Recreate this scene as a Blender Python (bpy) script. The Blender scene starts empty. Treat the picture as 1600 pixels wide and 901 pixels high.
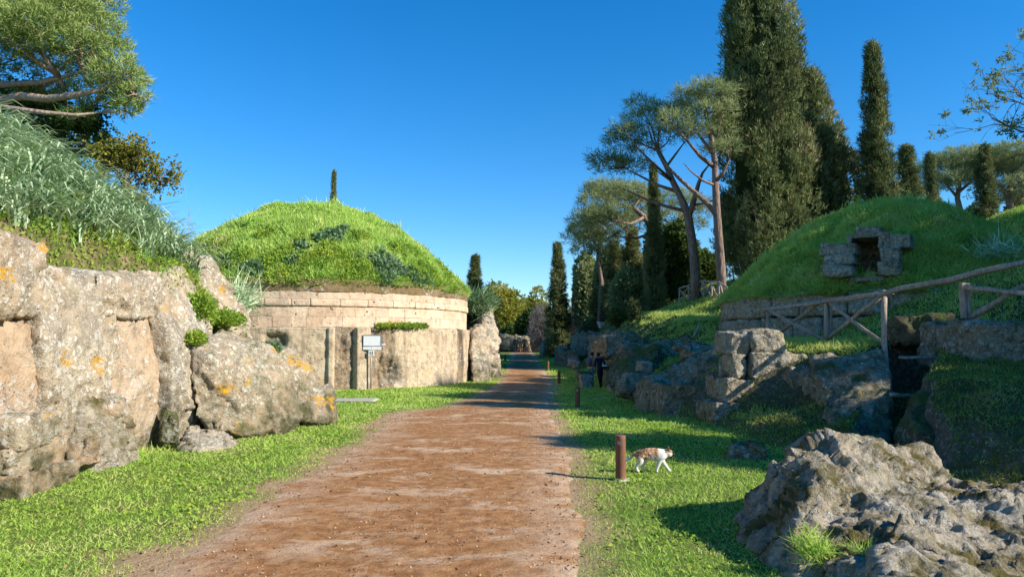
import bpy, bmesh, math, random
import numpy as np
from mathutils import Vector, Matrix

sc = bpy.context.scene
COL = sc.collection
R = math.radians

# ------------------------------------------------------------------ camera, world, sun, exposure
F_PX, CX, CY = 1164.0, 800.0, 450.5          # focal length and centre in photo pixels (1600 x 901)
CAM_Z, HORIZON = 1.6, 533.0
PITCH = math.atan((HORIZON - CY) / F_PX)
cam = bpy.data.cameras.new('camera')
cam.sensor_width = 36.0
cam.lens = 36.0 * F_PX / 1600.0
cam.clip_start, cam.clip_end = 0.05, 4000.0
cam_o = bpy.data.objects.new('camera', cam)
cam_o.location = (0, 0, CAM_Z)
cam_o.rotation_euler = (math.pi / 2 + PITCH, 0, 0)
COL.objects.link(cam_o)
sc.camera = cam_o

SUN_EL = R(29.5)
SUN_H = Vector((0.927, -0.375, 0)).normalized()
SUN_DIR = Vector((SUN_H.x * math.cos(SUN_EL), SUN_H.y * math.cos(SUN_EL), math.sin(SUN_EL)))
w = bpy.data.worlds.new('World')
sc.world = w
w.use_nodes = True
wn, wl = w.node_tree.nodes, w.node_tree.links
wn.clear()
sky = wn.new('ShaderNodeTexSky')
sky.sky_type = 'NISHITA'
sky.sun_disc = False
sky.sun_elevation = SUN_EL
sky.sun_rotation = math.atan2(SUN_H.x, SUN_H.y)
sky.air_density, sky.dust_density, sky.ozone_density = 1.0, 0.0, 6.0
hs = wn.new('ShaderNodeHueSaturation')
hs.inputs['Saturation'].default_value = 1.27
bg = wn.new('ShaderNodeBackground')
bg.inputs['Strength'].default_value = 0.116
wo = wn.new('ShaderNodeOutputWorld')
wl.new(sky.outputs[0], hs.inputs['Color'])
wl.new(hs.outputs[0], bg.inputs['Color'])
wl.new(bg.outputs[0], wo.inputs['Surface'])

sun = bpy.data.lights.new('sun', 'SUN')
sun.energy, sun.angle, sun.color = 4.7, R(0.5), (1.0, 0.945, 0.855)
sun_o = bpy.data.objects.new('sun', sun)
sun_o.rotation_euler = SUN_DIR.to_track_quat('Z', 'Y').to_euler()
sun_o.location = SUN_DIR * 60
COL.objects.link(sun_o)

sc.view_settings.view_transform = 'Standard'
sc.view_settings.look = 'None'
sc.view_settings.exposure = 0.78
sc.view_settings.gamma = 1.0
sc.cycles.max_bounces = 5
sc.cycles.diffuse_bounces = 3
sc.cycles.glossy_bounces = 2
sc.cycles.transmission_bounces = 3

# ------------------------------------------------------------------ helpers: places, noise
def P(px, py, D):
    """world point at photo pixel (px,py) and ground distance D along the view axis"""
    u, v = (px - CX) / F_PX, (CY - py) / F_PX
    c, s = math.cos(PITCH), math.sin(PITCH)
    d = Vector((u, c - v * s, s + v * c))
    return Vector((0, 0, CAM_Z)) + d * (D / d.y)

_r = np.random.RandomState(7)
_G = _r.normal(size=(256, 3)); _G /= np.linalg.norm(_G, axis=1)[:, None]
def _h(ix, iy, iz):
    h = (ix.astype(np.int64) * 374761393 + iy.astype(np.int64) * 668265263 + iz.astype(np.int64) * 2147483647 * 31 + iz.astype(np.int64) * 1274126177) & 0xffffffff
    h = ((h ^ (h >> 13)) * 1274126177) & 0xffffffff
    return (h ^ (h >> 16)) & 0xffffffff
def perlin(p):
    p = np.asarray(p, float)
    i = np.floor(p).astype(np.int64); f = p - i
    u = f * f * f * (f * (f * 6 - 15) + 10)
    out = np.zeros(len(p))
    for dx in (0, 1):
        for dy in (0, 1):
            for dz in (0, 1):
                g = _G[_h(i[:, 0] + dx, i[:, 1] + dy, i[:, 2] + dz) & 255]
                d = (g * (f - np.array([dx, dy, dz]))).sum(1)
                wgt = (u[:, 0] if dx else 1 - u[:, 0]) * (u[:, 1] if dy else 1 - u[:, 1]) * (u[:, 2] if dz else 1 - u[:, 2])
                out += d * wgt
    return out * 1.5
def fbm(p, octaves=4, gain=0.5, ridged=False):
    p = np.asarray(p, float); a, s, o = 1.0, 0.0, np.zeros(len(p))
    for k in range(octaves):
        n = perlin(p * 2.03 ** k + k * 17.3)
        if ridged: n = 1 - 2 * np.abs(n)
        o += a * n; s += a; a *= gain
    return o / s
def worley(p, seed=0):
    """distance to nearest and second nearest feature points and the cell's random value"""
    p = np.asarray(p, float) + seed * 31.7
    i = np.floor(p).astype(np.int64)
    d1 = np.full(len(p), 9.0); d2 = np.full(len(p), 9.0); c = np.zeros(len(p))
    for dx in (-1, 0, 1):
        for dy in (-1, 0, 1):
            for dz in (-1, 0, 1):
                j = i + np.array([dx, dy, dz])
                h = _h(j[:, 0], j[:, 1], j[:, 2])
                q = j + np.stack([(h & 1023) / 1023., ((h >> 10) & 1023) / 1023., ((h >> 20) & 1023) / 1023.], 1)
                d = np.linalg.norm(q - p, axis=1)
                near = d < d1
                d2 = np.where(near, d1, np.minimum(d2, d))
                c = np.where(near, ((h * 2654435761 >> 8) & 65535) / 65535., c)
                d1 = np.where(near, d, d1)
    return d1, d2, c
def facets(p, seed=0):
    """broken-stone relief: every cell is a tilted plane, so neighbours meet in creases and small steps"""
    p = np.asarray(p, float) + seed * 31.7
    i = np.floor(p).astype(np.int64)
    d1 = np.full(len(p), 9.0); out = np.zeros(len(p))
    for dx in (-1, 0, 1):
        for dy in (-1, 0, 1):
            for dz in (-1, 0, 1):
                j = i + np.array([dx, dy, dz])
                h = _h(j[:, 0], j[:, 1], j[:, 2])
                o = p - j - np.stack([(h & 1023) / 1023., ((h >> 10) & 1023) / 1023., ((h >> 20) & 1023) / 1023.], 1)
                d = (o * o).sum(1); near = d < d1
                g = _G[(h >> 7) & 255]
                out = np.where(near, (g * o).sum(1) * 1.1 + ((h >> 15) & 255) / 255. - .5, out); d1 = np.where(near, d, d1)
    return out
def xy0(x, y, z=0.0):
    x = np.asarray(x, float); return np.stack([x, np.broadcast_to(np.asarray(y, float), x.shape), np.full(x.shape, z)], -1)
def sstep(a, b, x):
    t = np.clip((np.asarray(x, float) - a) / (b - a), 0, 1); return t * t * (3 - 2 * t)

# ------------------------------------------------------------------ helpers: objects
def tag(o, label=None, cat=None, group=None, kind=None):
    if label: o['label'] = label
    if cat: o['category'] = cat
    if group: o['group'] = group
    if kind: o['kind'] = kind
    return o
def empty(name, loc, label, cat, group=None, rz=0.0):
    o = bpy.data.objects.new(name, None)
    o.empty_display_size = 0.2
    o.location = loc; o.rotation_euler = (0, 0, rz)
    COL.objects.link(o)
    return tag(o, label, cat, group)
def link(name, me, parent=None, mat=None, loc=None):
    if mat is not None and not me.materials: me.materials.append(mat)
    o = bpy.data.objects.new(name, me)
    COL.objects.link(o)
    if parent is not None:
        o.parent = parent
    if loc is not None: o.location = loc
    return o
def mesh_np(name, V, Fc, mat=None, attrs=None, smooth=False):
    """V (n,3), Fc (m,3) or (m,4) -> mesh"""
    V = np.asarray(V, np.float32); Fc = np.asarray(Fc, np.int32)
    me = bpy.data.meshes.new(name)
    k = Fc.shape[1]
    me.vertices.add(len(V)); me.vertices.foreach_set('co', V.ravel())
    me.loops.add(Fc.size); me.loops.foreach_set('vertex_index', Fc.ravel())
    me.polygons.add(len(Fc))
    me.polygons.foreach_set('loop_start', np.arange(0, Fc.size, k, dtype=np.int32))
    me.polygons.foreach_set('loop_total', np.full(len(Fc), k, np.int32))
    if smooth: me.polygons.foreach_set('use_smooth', np.ones(len(Fc), bool))
    for an, av in (attrs or {}).items():
        a = me.attributes.new(an, 'FLOAT', 'POINT'); a.data.foreach_set('value', np.asarray(av, np.float32))
    me.update(calc_edges=True)
    if mat is not None: me.materials.append(mat)
    return me
def grid_faces(nu, nv, wrap=False):
    i, j = np.meshgrid(np.arange(nu - 1 if not wrap else nu), np.arange(nv - 1), indexing='ij')
    a = i * nv + j; b = ((i + 1) % nu) * nv + j
    return np.stack([a, b, b + 1, a + 1], -1).reshape(-1, 4)
def bm_mesh(name, bm, mat=None, smooth=False):
    me = bpy.data.meshes.new(name)
    if smooth:
        for f in bm.faces: f.smooth = True
    bm.to_mesh(me); bm.free()
    if mat is not None: me.materials.append(mat)
    return me
def add_box(bm, c, s, rot=None):
    m = Matrix.Translation(c) @ (rot.to_4x4() if rot is not None else Matrix()) @ Matrix.Diagonal((s[0], s[1], s[2], 1))
    return bmesh.ops.create_cube(bm, size=1.0, matrix=m)['verts']
def tube_np(pts, rad, n=8, wob=0.0, seed=0):
    """tapered closed tube along pts"""
    pts = np.asarray(pts, float); rad = np.asarray(rad, float); rng = np.random.RandomState(seed)
    t = np.gradient(pts, axis=0); t /= np.linalg.norm(t, axis=1)[:, None] + 1e-9
    up = np.array([0.31, 0.17, 0.93]); up2 = np.array([1., 0.2, 0.1])
    a = np.cross(t, up); bad = np.linalg.norm(a, axis=1) < 0.3
    a[bad] = np.cross(t[bad], up2); a /= np.linalg.norm(a, axis=1)[:, None]
    for i in range(1, len(a)):
        a[i] = a[i - 1] - t[i] * a[i - 1].dot(t[i]); a[i] /= np.linalg.norm(a[i]) + 1e-9
    b = np.cross(t, a)
    ang = np.arange(n) / n * 2 * np.pi
    rr = rad[:, None] * (1 + wob * rng.normal(size=(len(pts), n)))
    V = pts[:, None, :] + rr[..., None] * (np.cos(ang)[None, :, None] * a[:, None, :] + np.sin(ang)[None, :, None] * b[:, None, :])
    m = len(pts)
    Fq = []
    for i in range(m - 1):
        for k in range(n):
            Fq.append((i * n + k, i * n + (k + 1) % n, (i + 1) * n + (k + 1) % n, (i + 1) * n + k))
    V = np.concatenate([V.reshape(-1, 3), pts[:1], pts[-1:]])
    for k in range(n):
        Fq.append((m * n, (k + 1) % n, k, m * n)); Fq.append((m * n + 1, (m - 1) * n + k, (m - 1) * n + (k + 1) % n, m * n + 1))
    return V, Fq
class Tubes:
    def __init__(s): s.V, s.F, s.n = [], [], 0
    def add(s, pts, rad, n=8, wob=0.0, seed=0):
        V, Fq = tube_np(pts, rad, n, wob, seed)
        s.V.append(V); s.F += [tuple(i + s.n for i in f) for f in Fq]; s.n += len(V)
    def mesh(s, name, mat):
        me = bpy.data.meshes.new(name)
        faces = [f if f[0] != f[3] else f[:3] for f in s.F]
        me.from_pydata(np.concatenate(s.V).tolist(), [], faces)
        me.polygons.foreach_set('use_smooth', np.ones(len(me.polygons), bool))
        me.materials.append(mat); me.update()
        return me
def unit(v): return v / (np.linalg.norm(v, axis=-1, keepdims=True) + 1e-9)
def blades(Pn, Dn, L, W, rng, bend=0.0):
    """one triangle per blade: base Pn, direction Dn (unit)"""
    n = len(Pn)
    side = np.cross(Dn, rng.normal(size=(n, 3))); side = unit(side)
    tip = Pn + Dn * L[:, None]
    V = np.empty((n, 3, 3)); V[:, 0] = Pn - side * W[:, None] * .5; V[:, 1] = Pn + side * W[:, None] * .5; V[:, 2] = tip
    return V.reshape(-1, 3), np.arange(3 * n).reshape(-1, 3)
def diamonds(Pn, Dn, L, W, rng):
    n = len(Pn)
    side = unit(np.cross(Dn, rng.normal(size=(n, 3))))
    V = np.empty((n, 4, 3)); V[:, 0] = Pn; V[:, 2] = Pn + Dn * L[:, None]
    mid = Pn + Dn * (L * .45)[:, None]
    V[:, 1] = mid + side * W[:, None] * .5; V[:, 3] = mid - side * W[:, None] * .5
    return V.reshape(-1, 3), np.arange(4 * n).reshape(-1, 4)

# ------------------------------------------------------------------ materials
class M:
    def __init__(s, name):
        s.m = bpy.data.materials.new(name); s.m.use_nodes = True
        s.t = s.m.node_tree; s.t.nodes.clear()
        s.out = s.t.nodes.new('ShaderNodeOutputMaterial')
        s.pos = s.n('ShaderNodeNewGeometry')
    def n(s, t, **kw):
        nd = s.t.nodes.new(t)
        for k, v in kw.items(): setattr(nd, k, v)
        return nd
    def l(s, a, b): s.t.links.new(a, b)
    def set(s, sock, v):
        if hasattr(v, 'links') or isinstance(v, bpy.types.NodeSocket): s.l(v, sock)
        else: sock.default_value = v
    def vec(s, scale=(1, 1, 1), obj=False):
        mp = s.n('ShaderNodeMapping'); mp.inputs['Scale'].default_value = scale
        if obj:
            tc = s.n('ShaderNodeTexCoord'); s.l(tc.outputs['Object'], mp.inputs['Vector'])
        else:
            s.l(s.pos.outputs['Position'], mp.inputs['Vector'])
        return mp.outputs[0]
    def noise(s, scale, detail=5, rough=.55, v=None, dist=0.0):
        nd = s.n('ShaderNodeTexNoise'); nd.inputs['Scale'].default_value = scale
        nd.inputs['Detail'].default_value = detail; nd.inputs['Roughness'].default_value = rough; nd.inputs['Distortion'].default_value = dist
        s.l(v if v is not None else s.pos.outputs['Position'], nd.inputs['Vector'])
        return nd.outputs['Fac']
    def voro(s, scale, v=None, feature='F1'):
        nd = s.n('ShaderNodeTexVoronoi', feature=feature); nd.inputs['Scale'].default_value = scale
        s.l(v if v is not None else s.pos.outputs['Position'], nd.inputs['Vector'])
        return nd.outputs['Distance']
    def rng(s, x, a, b, c=0.0, d=1.0):
        nd = s.n('ShaderNodeMapRange'); s.set(nd.inputs[0], x)
        nd.inputs[1].default_value, nd.inputs[2].default_value, nd.inputs[3].default_value, nd.inputs[4].default_value = a, b, c, d
        return nd.outputs[0]
    def math(s, op, a, b=0.0):
        nd = s.n('ShaderNodeMath', operation=op); s.set(nd.inputs[0], a); s.set(nd.inputs[1], b)
        return nd.outputs[0]
    def mix(s, fac, a, b, blend='MIX'):
        nd = s.n('ShaderNodeMix', data_type='RGBA', blend_type=blend)
        s.set(nd.inputs[0], fac)
        for k, v in ((6, a), (7, b)):
            s.set(nd.inputs[k], v if not (isinstance(v, tuple) and len(v) == 3) else (*v, 1))
        return nd.outputs[2]
    def ramp(s, fac, stops):
        nd = s.n('ShaderNodeValToRGB'); cr = nd.color_ramp
        while len(cr.elements) < len(stops): cr.elements.new(.5)
        for e, (p, c) in zip(cr.elements, stops): e.position = p; e.color = (*c, 1)
        s.l(fac, nd.inputs[0]); return nd.outputs[0]
    def attr(s, name):
        nd = s.n('ShaderNodeAttribute'); nd.attribute_name = name; return nd.outputs['Fac']
    def bump(s, h, strength=.5, dist=.02, prev=None):
        nd = s.n('ShaderNodeBump'); nd.inputs['Strength'].default_value = strength; nd.inputs['Distance'].default_value = dist
        s.l(h, nd.inputs['Height'])
        if prev is not None: s.l(prev, nd.inputs['Normal'])
        return nd.outputs[0]
    def sepz(s, which='Position', c='Z'):
        nd = s.n('ShaderNodeSeparateXYZ'); s.l(s.pos.outputs[which], nd.inputs[0]); return nd.outputs[c]
    def done(s, color, rough=.9, normal=None, spec=.2, metal=0.0):
        b = s.n('ShaderNodeBsdfPrincipled')
        s.set(b.inputs['Base Color'], color if not (isinstance(color, tuple) and len(color) == 3) else (*color, 1))
        s.set(b.inputs['Roughness'], rough); b.inputs['Specular IOR Level'].default_value = spec; b.inputs['Metallic'].default_value = metal
        if normal is not None: s.l(normal, b.inputs['Normal'])
        s.l(b.outputs[0], s.out.inputs[0]); return s.m
    def leaf(s, color, trans=.35, gloss=.0):
        d = s.n('ShaderNodeBsdfDiffuse'); t = s.n('ShaderNodeBsdfTranslucent')
        s.set(d.inputs[0], color); s.set(t.inputs[0], color)
        mx = s.n('ShaderNodeMixShader'); mx.inputs[0].default_value = trans
        s.l(d.outputs[0], mx.inputs[1]); s.l(t.outputs[0], mx.inputs[2])
        o = mx.outputs[0]
        if gloss:
            g = s.n('ShaderNodeBsdfGlossy'); g.inputs['Roughness'].default_value = .45; g.inputs[0].default_value = (1, 1, 1, 1)
            m2 = s.n('ShaderNodeMixShader'); m2.inputs[0].default_value = gloss
            s.l(o, m2.inputs[1]); s.l(g.outputs[0], m2.inputs[2]); o = m2.outputs[0]
        s.l(o, s.out.inputs[0]); return s.m

def rock_mat(name, base, dark, warm, lichen=(.56, .53, .45), lich=.5, orange=.0, moss=.4, moss_col=(.07, .075, .018), bump=.8, fine=18, moss_low=0.0, pits=.4, streak=False, objrand=False, pit_s=16, stain=0.0, dark_w=(.42, .37, .30)):
    m = M(name)
    n1 = m.noise(.9, 6, .6); n2 = m.noise(5.0, 8, .62); n3 = m.noise(fine, 6, .7)
    col = m.mix(m.rng(n1, .36, .64), base, warm)
    col = m.mix(m.rng(n2, .46, .66, 0, .85), col, dark)
    if streak:
        ns = m.noise(1.0, 6, .6, m.vec((3.0, 3.0, .35)))
        col = m.mix(m.rng(ns, .5, .66, 0, .8), col, dark)
    if stain > 0:
        sn = m.noise(.75, 8, .66, m.vec((1, 1, .6))); col = m.mix(m.rng(sn, .50, .64, 0, stain), col, tuple(c * .62 for c in dark_w))
    # pits: cavity shade painted in as near-black colour, with bump below
    pv = m.voro(pit_s, feature='F1'); pn = m.noise(3.3, 4)
    pit = m.math('MULTIPLY', m.rng(pv, .14, .27, 1, 0), m.rng(pn, .48, .6))
    col = m.mix(m.math('MULTIPLY', pit, pits), col, (.055, .045, .035))
    if lich > 0:
        wob = m.n('ShaderNodeVectorMath', operation='MULTIPLY_ADD'); nz = m.n('ShaderNodeTexNoise'); nz.inputs['Scale'].default_value = 16; nz.inputs['Detail'].default_value = 4
        m.l(m.pos.outputs['Position'], nz.inputs['Vector']); m.l(nz.outputs['Color'], wob.inputs[0]); wob.inputs[1].default_value = (.14, .14, .14); m.l(m.pos.outputs['Position'], wob.inputs[2])
        b = m.noise(1.3, 5, .6)
        fl = None
        for sc_ in (12, 30):
            vo = m.n('ShaderNodeTexVoronoi'); vo.inputs['Scale'].default_value = sc_; m.l(wob.outputs[0], vo.inputs['Vector'])
            sp_ = m.n('ShaderNodeSeparateColor'); m.l(vo.outputs['Color'], sp_.inputs[0])
            one = m.math('MULTIPLY', m.rng(m.math('ADD', sp_.outputs[0], m.math('MULTIPLY', m.math('SUBTRACT', b, .5), 2.2)), .98 - .42 * lich, 1.06 - .42 * lich), m.rng(vo.outputs['Distance'], .46, .58, 1, 0))
            one = m.math('MULTIPLY', one, m.rng(sp_.outputs[1], 0, 1, .55, 1))
            fl = one if fl is None else m.math('MAXIMUM', fl, one)
        col = m.mix(m.math('MULTIPLY', fl, .85), col, lichen)
    if moss > 0:
        up = m.sepz('Normal')
        mn = m.noise(2.6, 7, .65)
        f = m.math('MULTIPLY', m.rng(mn, .52 - .12 * moss, .68 - .12 * moss), m.rng(up, -.1, .55, .18, 1.0))
        f = m.math('MULTIPLY', f, min(1, .5 + moss))
        col = m.mix(f, col, m.mix(m.noise(9, 3), moss_col, tuple(c * 1.9 for c in moss_col)))
    if moss_low > 0:
        lo = m.rng(m.math('ADD', m.sepz(), m.rng(m.noise(1.7, 4), .3, .7, -.5, .5)), .1, moss_low, 1, 0)
        col = m.mix(m.math('MULTIPLY', lo, m.rng(n2, .35, .6, .3, .95)), col, (.085, .08, .035))
    if orange > 0:
        a = m.noise(11, 8, .75, dist=.3); b = m.noise(1.25, 3, .5, m.vec((1.3, 1.3, 1.3)))
        f = m.math('MULTIPLY', m.rng(a, .46, .53), m.rng(b, .72 - .14 * orange, .76 - .14 * orange))
        col = m.mix(f, col, (.62, .33, .025))
    if objrand:
        oi = m.n('ShaderNodeObjectInfo'); col = m.mix(1.0, col, m.ramp(oi.outputs['Random'], [(0, (.88, .85, .82)), (.5, (1, .99, .97)), (1, (1.06, 1.07, 1.06))]), 'MULTIPLY')
    h = m.math('ADD', m.math('MULTIPLY', n2, 1.1), m.math('MULTIPLY', n3, .5))
    h = m.math('SUBTRACT', h, m.math('MULTIPLY', pit, .35))
    if lich > 0: h = m.math('ADD', h, m.math('MULTIPLY', fl, .16))
    nb = m.bump(h, bump, .09)
    nb = m.bump(m.noise(48, 5, .75), .55, .018, nb)
    return m.done(col, .95, nb, .1)

def leaf_mat(name, stops, trans=.3, gloss=0.0, var=.5, scale=.35):
    m = M(name)
    t = m.attr('tint')
    big = m.noise(scale, 3)
    f = m.math('ADD', m.math('MULTIPLY', t, 1 - var), m.math('MULTIPLY', m.rng(big, .3, .7), var))
    return m.leaf(m.ramp(f, stops), trans, gloss)

MAT = {}
MAT['cliff'] = rock_mat('tufa_cliff', (.54, .44, .30), (.27, .205, .135), (.48, .355, .22), lich=.9, orange=.6, moss=.05, bump=.9, moss_low=.85, lichen=(.70, .65, .54), stain=.8)
MAT['cliff_bare'] = rock_mat('tufa_bare', (.53, .40, .265), (.30, .215, .135), (.49, .325, .19), lich=.5, orange=.1, moss=0, bump=.8, moss_low=.7)
MAT['cliff_orange'] = rock_mat('tufa_orange_lichen', (.47, .37, .25), (.26, .2, .13), (.43, .31, .19), lich=.8, orange=1.0, moss=.35, bump=.9, moss_low=.9, lichen=(.66, .62, .50), stain=.7)
MAT['drum'] = rock_mat('tufa_carved', (.52, .40, .26), (.26, .195, .125), (.54, .42, .275), lich=.35, orange=.25, moss=0, bump=.5, pits=.6, pit_s=7, streak=True, lichen=(.6, .53, .41))
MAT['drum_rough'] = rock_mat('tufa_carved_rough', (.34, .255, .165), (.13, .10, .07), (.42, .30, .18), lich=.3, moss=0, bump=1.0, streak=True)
MAT['ashlar'] = rock_mat('tufa_ashlar', (.645, .465, .315), (.48, .335, .225), (.69, .525, .365), lich=0.12, moss=0, bump=.45, pits=1.0, objrand=True, pit_s=6)
MAT['ledge'] = rock_mat('mossy_ledge', (.22, .15, .085), (.11, .08, .045), (.28, .19, .10), lich=.1, moss=1.0, moss_col=(.10, .085, .02), bump=.7)
MAT['shade_rock'] = rock_mat('shaded_tufa', (.37, .30, .20), (.10, .08, .055), (.33, .25, .155), lich=.9, moss=.45, lichen=(.62, .55, .42), bump=1.0)  # shaded copy of the tufa: darker, and warmed to offset blue skylight
MAT['block_rock'] = rock_mat('lichen_blocks', (.44, .37, .26), (.11, .09, .06), (.40, .30, .18), lich=1.05, moss=.1, lichen=(.66, .60, .47), bump=1.0, pits=.9)
MAT['boulder'] = rock_mat('boulder_rock', (.64, .56, .42), (.33, .275, .195), (.60, .48, .33), lich=.95, moss=.6, moss_col=(.13, .105, .035), bump=1.3, lichen=(.74, .69, .58), fine=30, pits=1.0, pit_s=8)
MAT['turf_rock'] = rock_mat('mossy_rock', (.17, .135, .085), (.05, .042, .026), (.19, .15, .09), lich=.5, moss=1.0, moss_col=(.075, .095, .022), bump=1.1)

def path_mat():
    m = M('red_pozzolana_path')
    v = m.vec((.8, 1.35, 1)); v2 = m.vec((.8, 1.2, 1))
    a = m.noise(1.25, 13, .76, v, .3); b = m.noise(.35, 4, .5, v2)
    sand = m.math('MULTIPLY', m.rng(a, .515, .585), m.rng(b, .36, .58, .25, 1.0))
    edge = m.attr('edge')
    en = m.noise(2.2, 8, .65)
    sand = m.math('MAXIMUM', m.math('MULTIPLY', sand, .8), m.math('MULTIPLY', m.rng(edge, .55, 1.0), m.rng(en, .38, .56)))
    fine = m.noise(55, 6, .8); mid = m.noise(8, 6, .6)
    red = m.ramp(m.math('ADD', m.math('MULTIPLY', fine, .5), m.math('MULTIPLY', mid, .5)), [(.38, (.20, .088, .033)), (.5, (.335, .16, .062)), (.62, (.46, .25, .115))])
    tan = m.ramp(fine, [(.36, (.44, .30, .18)), (.64, (.70, .52, .36))])
    col = m.mix(sand, red, tan)
    peb = m.voro(70); pebm = m.math('MULTIPLY', m.rng(peb, .1, .2, 1, 0), m.rng(m.noise(12, 3), .5, .62))
    col = m.mix(m.math('MULTIPLY', pebm, .75), col, (.5, .38, .28))
    h = m.math('ADD', m.math('MULTIPLY', fine, .6), m.math('ADD', m.math('MULTIPLY', mid, 1.0), m.math('MULTIPLY', pebm, .7)))
    return m.done(col, .95, m.bump(h, .75, .02, m.bump(m.noise(4.5, 4, .6), .5, .06)), .1)
MAT['path'] = path_mat()

def ground_mat():
    m = M('turf_ground')
    n1 = m.noise(.7, 6); n2 = m.noise(9, 6, .65); n3 = m.noise(40, 4, .7)
    g = m.ramp(n2, [(.3, (.08, .12, .022)), (.55, (.15, .20, .04)), (.75, (.25, .23, .085))])
    earth = m.ramp(m.math('ADD', m.math('MULTIPLY', n2, .6), m.math('MULTIPLY', n3, .4)), [(.3, (.075, .052, .03)), (.6, (.17, .115, .06)), (.8, (.28, .2, .12))])
    slope = m.sepz('Normal')
    steep = m.rng(m.math('ADD', slope, m.rng(n1, .3, .7, -.08, .08)), .62, .88, 1, 0)
    col = m.mix(m.rng(n1, .5, .68, 0, .55), g, earth)
    bk = m.attr('bank')
    # rough dark turf, dead grass and soil on the bank
    dk = m.ramp(m.noise(7, 8, .72), [(.32, (.05, .04, .025)), (.5, (.085, .08, .03)), (.66, (.10, .125, .032)), (.8, (.2, .17, .08))])
    col = m.mix(bk, col, dk)
    rocky = m.ramp(m.noise(13, 9, .74), [(.3, (.055, .046, .03)), (.52, (.14, .115, .08)), (.66, (.36, .32, .26))])
    col = m.mix(m.math('MULTIPLY', steep, m.math('MAXIMUM', bk, .4)), col, rocky)
    # bare worn turf along the path
    col = m.mix(m.attr('worn'), col, m.ramp(n3, [(.3, (.34, .20, .105)), (.7, (.54, .37, .235))]))
    h = m.math('ADD', n2, m.math('MULTIPLY', n3, .4))
    return m.done(col, 1.0, m.bump(h, .8, .05), .05)
MAT['ground'] = ground_mat()
def dome_mat():
    m = M('mound_turf')
    n2 = m.noise(4, 6, .65)
    col = m.ramp(n2, [(.3, (.08, .13, .025)), (.55, (.15, .21, .04)), (.75, (.24, .23, .08))])
    return m.done(col, 1.0, m.bump(n2, .8, .08), .05)
MAT['dome'] = dome_mat()
def earth_mat():
    m = M('earth_mound')
    n2 = m.noise(3, 6, .65)
    col = m.ramp(n2, [(.3, (.06, .075, .02)), (.55, (.16, .13, .06)), (.75, (.26, .19, .11))])
    return m.done(col, 1.0, m.bump(n2, .8, .08), .05)
MAT['earth'] = earth_mat()
MAT['lawn'] = leaf_mat('lawn_blades', [(.06, (.16, .28, .04)), (.35, (.36, .56, .09)), (.62, (.54, .69, .15)), (.9, (.74, .64, .32))], .45, var=.35, scale=.55)
MAT['dome_grass'] = leaf_mat('mound_grass', [(.05, (.14, .25, .04)), (.32, (.36, .56, .10)), (.62, (.54, .69, .17)), (.9, (.68, .60, .29))], .22, var=.4, scale=.5)
MAT['shade_grass'] = leaf_mat('shaded_grass', [(.05, (.20, .30, .06)), (.35, (.44, .58, .11)), (.65, (.60, .68, .16)), (.95, (.74, .66, .34))], .45, var=.4, scale=.8)  # grass copy for shaded ground, colour lifted to make up for dim fill
MAT['bank_grass'] = leaf_mat('bank_grass', [(.12, (.09, .11, .03)), (.45, (.17, .23, .05)), (.7, (.25, .30, .075)), (.92, (.44, .36, .19))], .35, var=.45, scale=.8)
MAT['asphodel'] = leaf_mat('asphodel_leaf', [(.05, (.14, .24, .10)), (.4, (.40, .54, .29)), (.85, (.70, .78, .50))], .2, var=.15)
MAT['weed'] = leaf_mat('weed_leaf', [(.1, (.13, .24, .035)), (.5, (.27, .42, .06)), (.9, (.52, .52, .08))], .4, var=.4, scale=1.0)
MAT['dark_weed'] = leaf_mat('mallow_leaf', [(.1, (.07, .13, .06)), (.5, (.16, .27, .12)), (.9, (.32, .42, .24))], .3, var=.2)
MAT['cypress'] = leaf_mat('cypress_foliage', [(.04, (.025, .035, .015)), (.3, (.11, .13, .05)), (.55, (.19, .23, .09)), (.78, (.30, .33, .13)), (.93, (.44, .29, .19))], .25, var=.12, scale=.5)
MAT['pine'] = leaf_mat('pine_needles', [(.05, (.08, .12, .032)), (.45, (.22, .30, .08)), (.9, (.40, .46, .15))], .2, var=.2, scale=.5)
MAT['pine_far'] = leaf_mat('far_pine_needles', [(.1, (.11, .15, .06)), (.5, (.26, .31, .13)), (.9, (.42, .44, .2))], .4, var=.35, scale=.3)
MAT['broad'] = leaf_mat('oak_leaves', [(.1, (.11, .115, .02)), (.5, (.22, .215, .04)), (.9, (.36, .32, .06))], .3, var=.3)
MAT['yellow'] = leaf_mat('autumn_leaves', [(.1, (.13, .16, .03)), (.45, (.27, .28, .045)), (.8, (.44, .38, .07))], .3, var=.5, scale=.25)
MAT['green'] = leaf_mat('evergreen_leaves', [(.1, (.03, .052, .016)), (.5, (.075, .115, .03)), (.9, (.15, .2, .055))], .25, var=.4, scale=.4)
MAT['olive'] = leaf_mat('olive_leaves', [(.1, (.07, .09, .04)), (.5, (.13, .16, .07)), (.9, (.2, .22, .11))], .25, var=.3)
MAT['russet'] = leaf_mat('russet_leaves', [(.1, (.06, .035, .018)), (.5, (.13, .065, .03)), (.9, (.2, .1, .045))], .25, var=.3)
MAT['twig'] = leaf_mat('bare_twigs', [(.1, (.10, .08, .075)), (.5, (.17, .14, .13)), (.9, (.25, .215, .2))], .1, var=.3)

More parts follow.
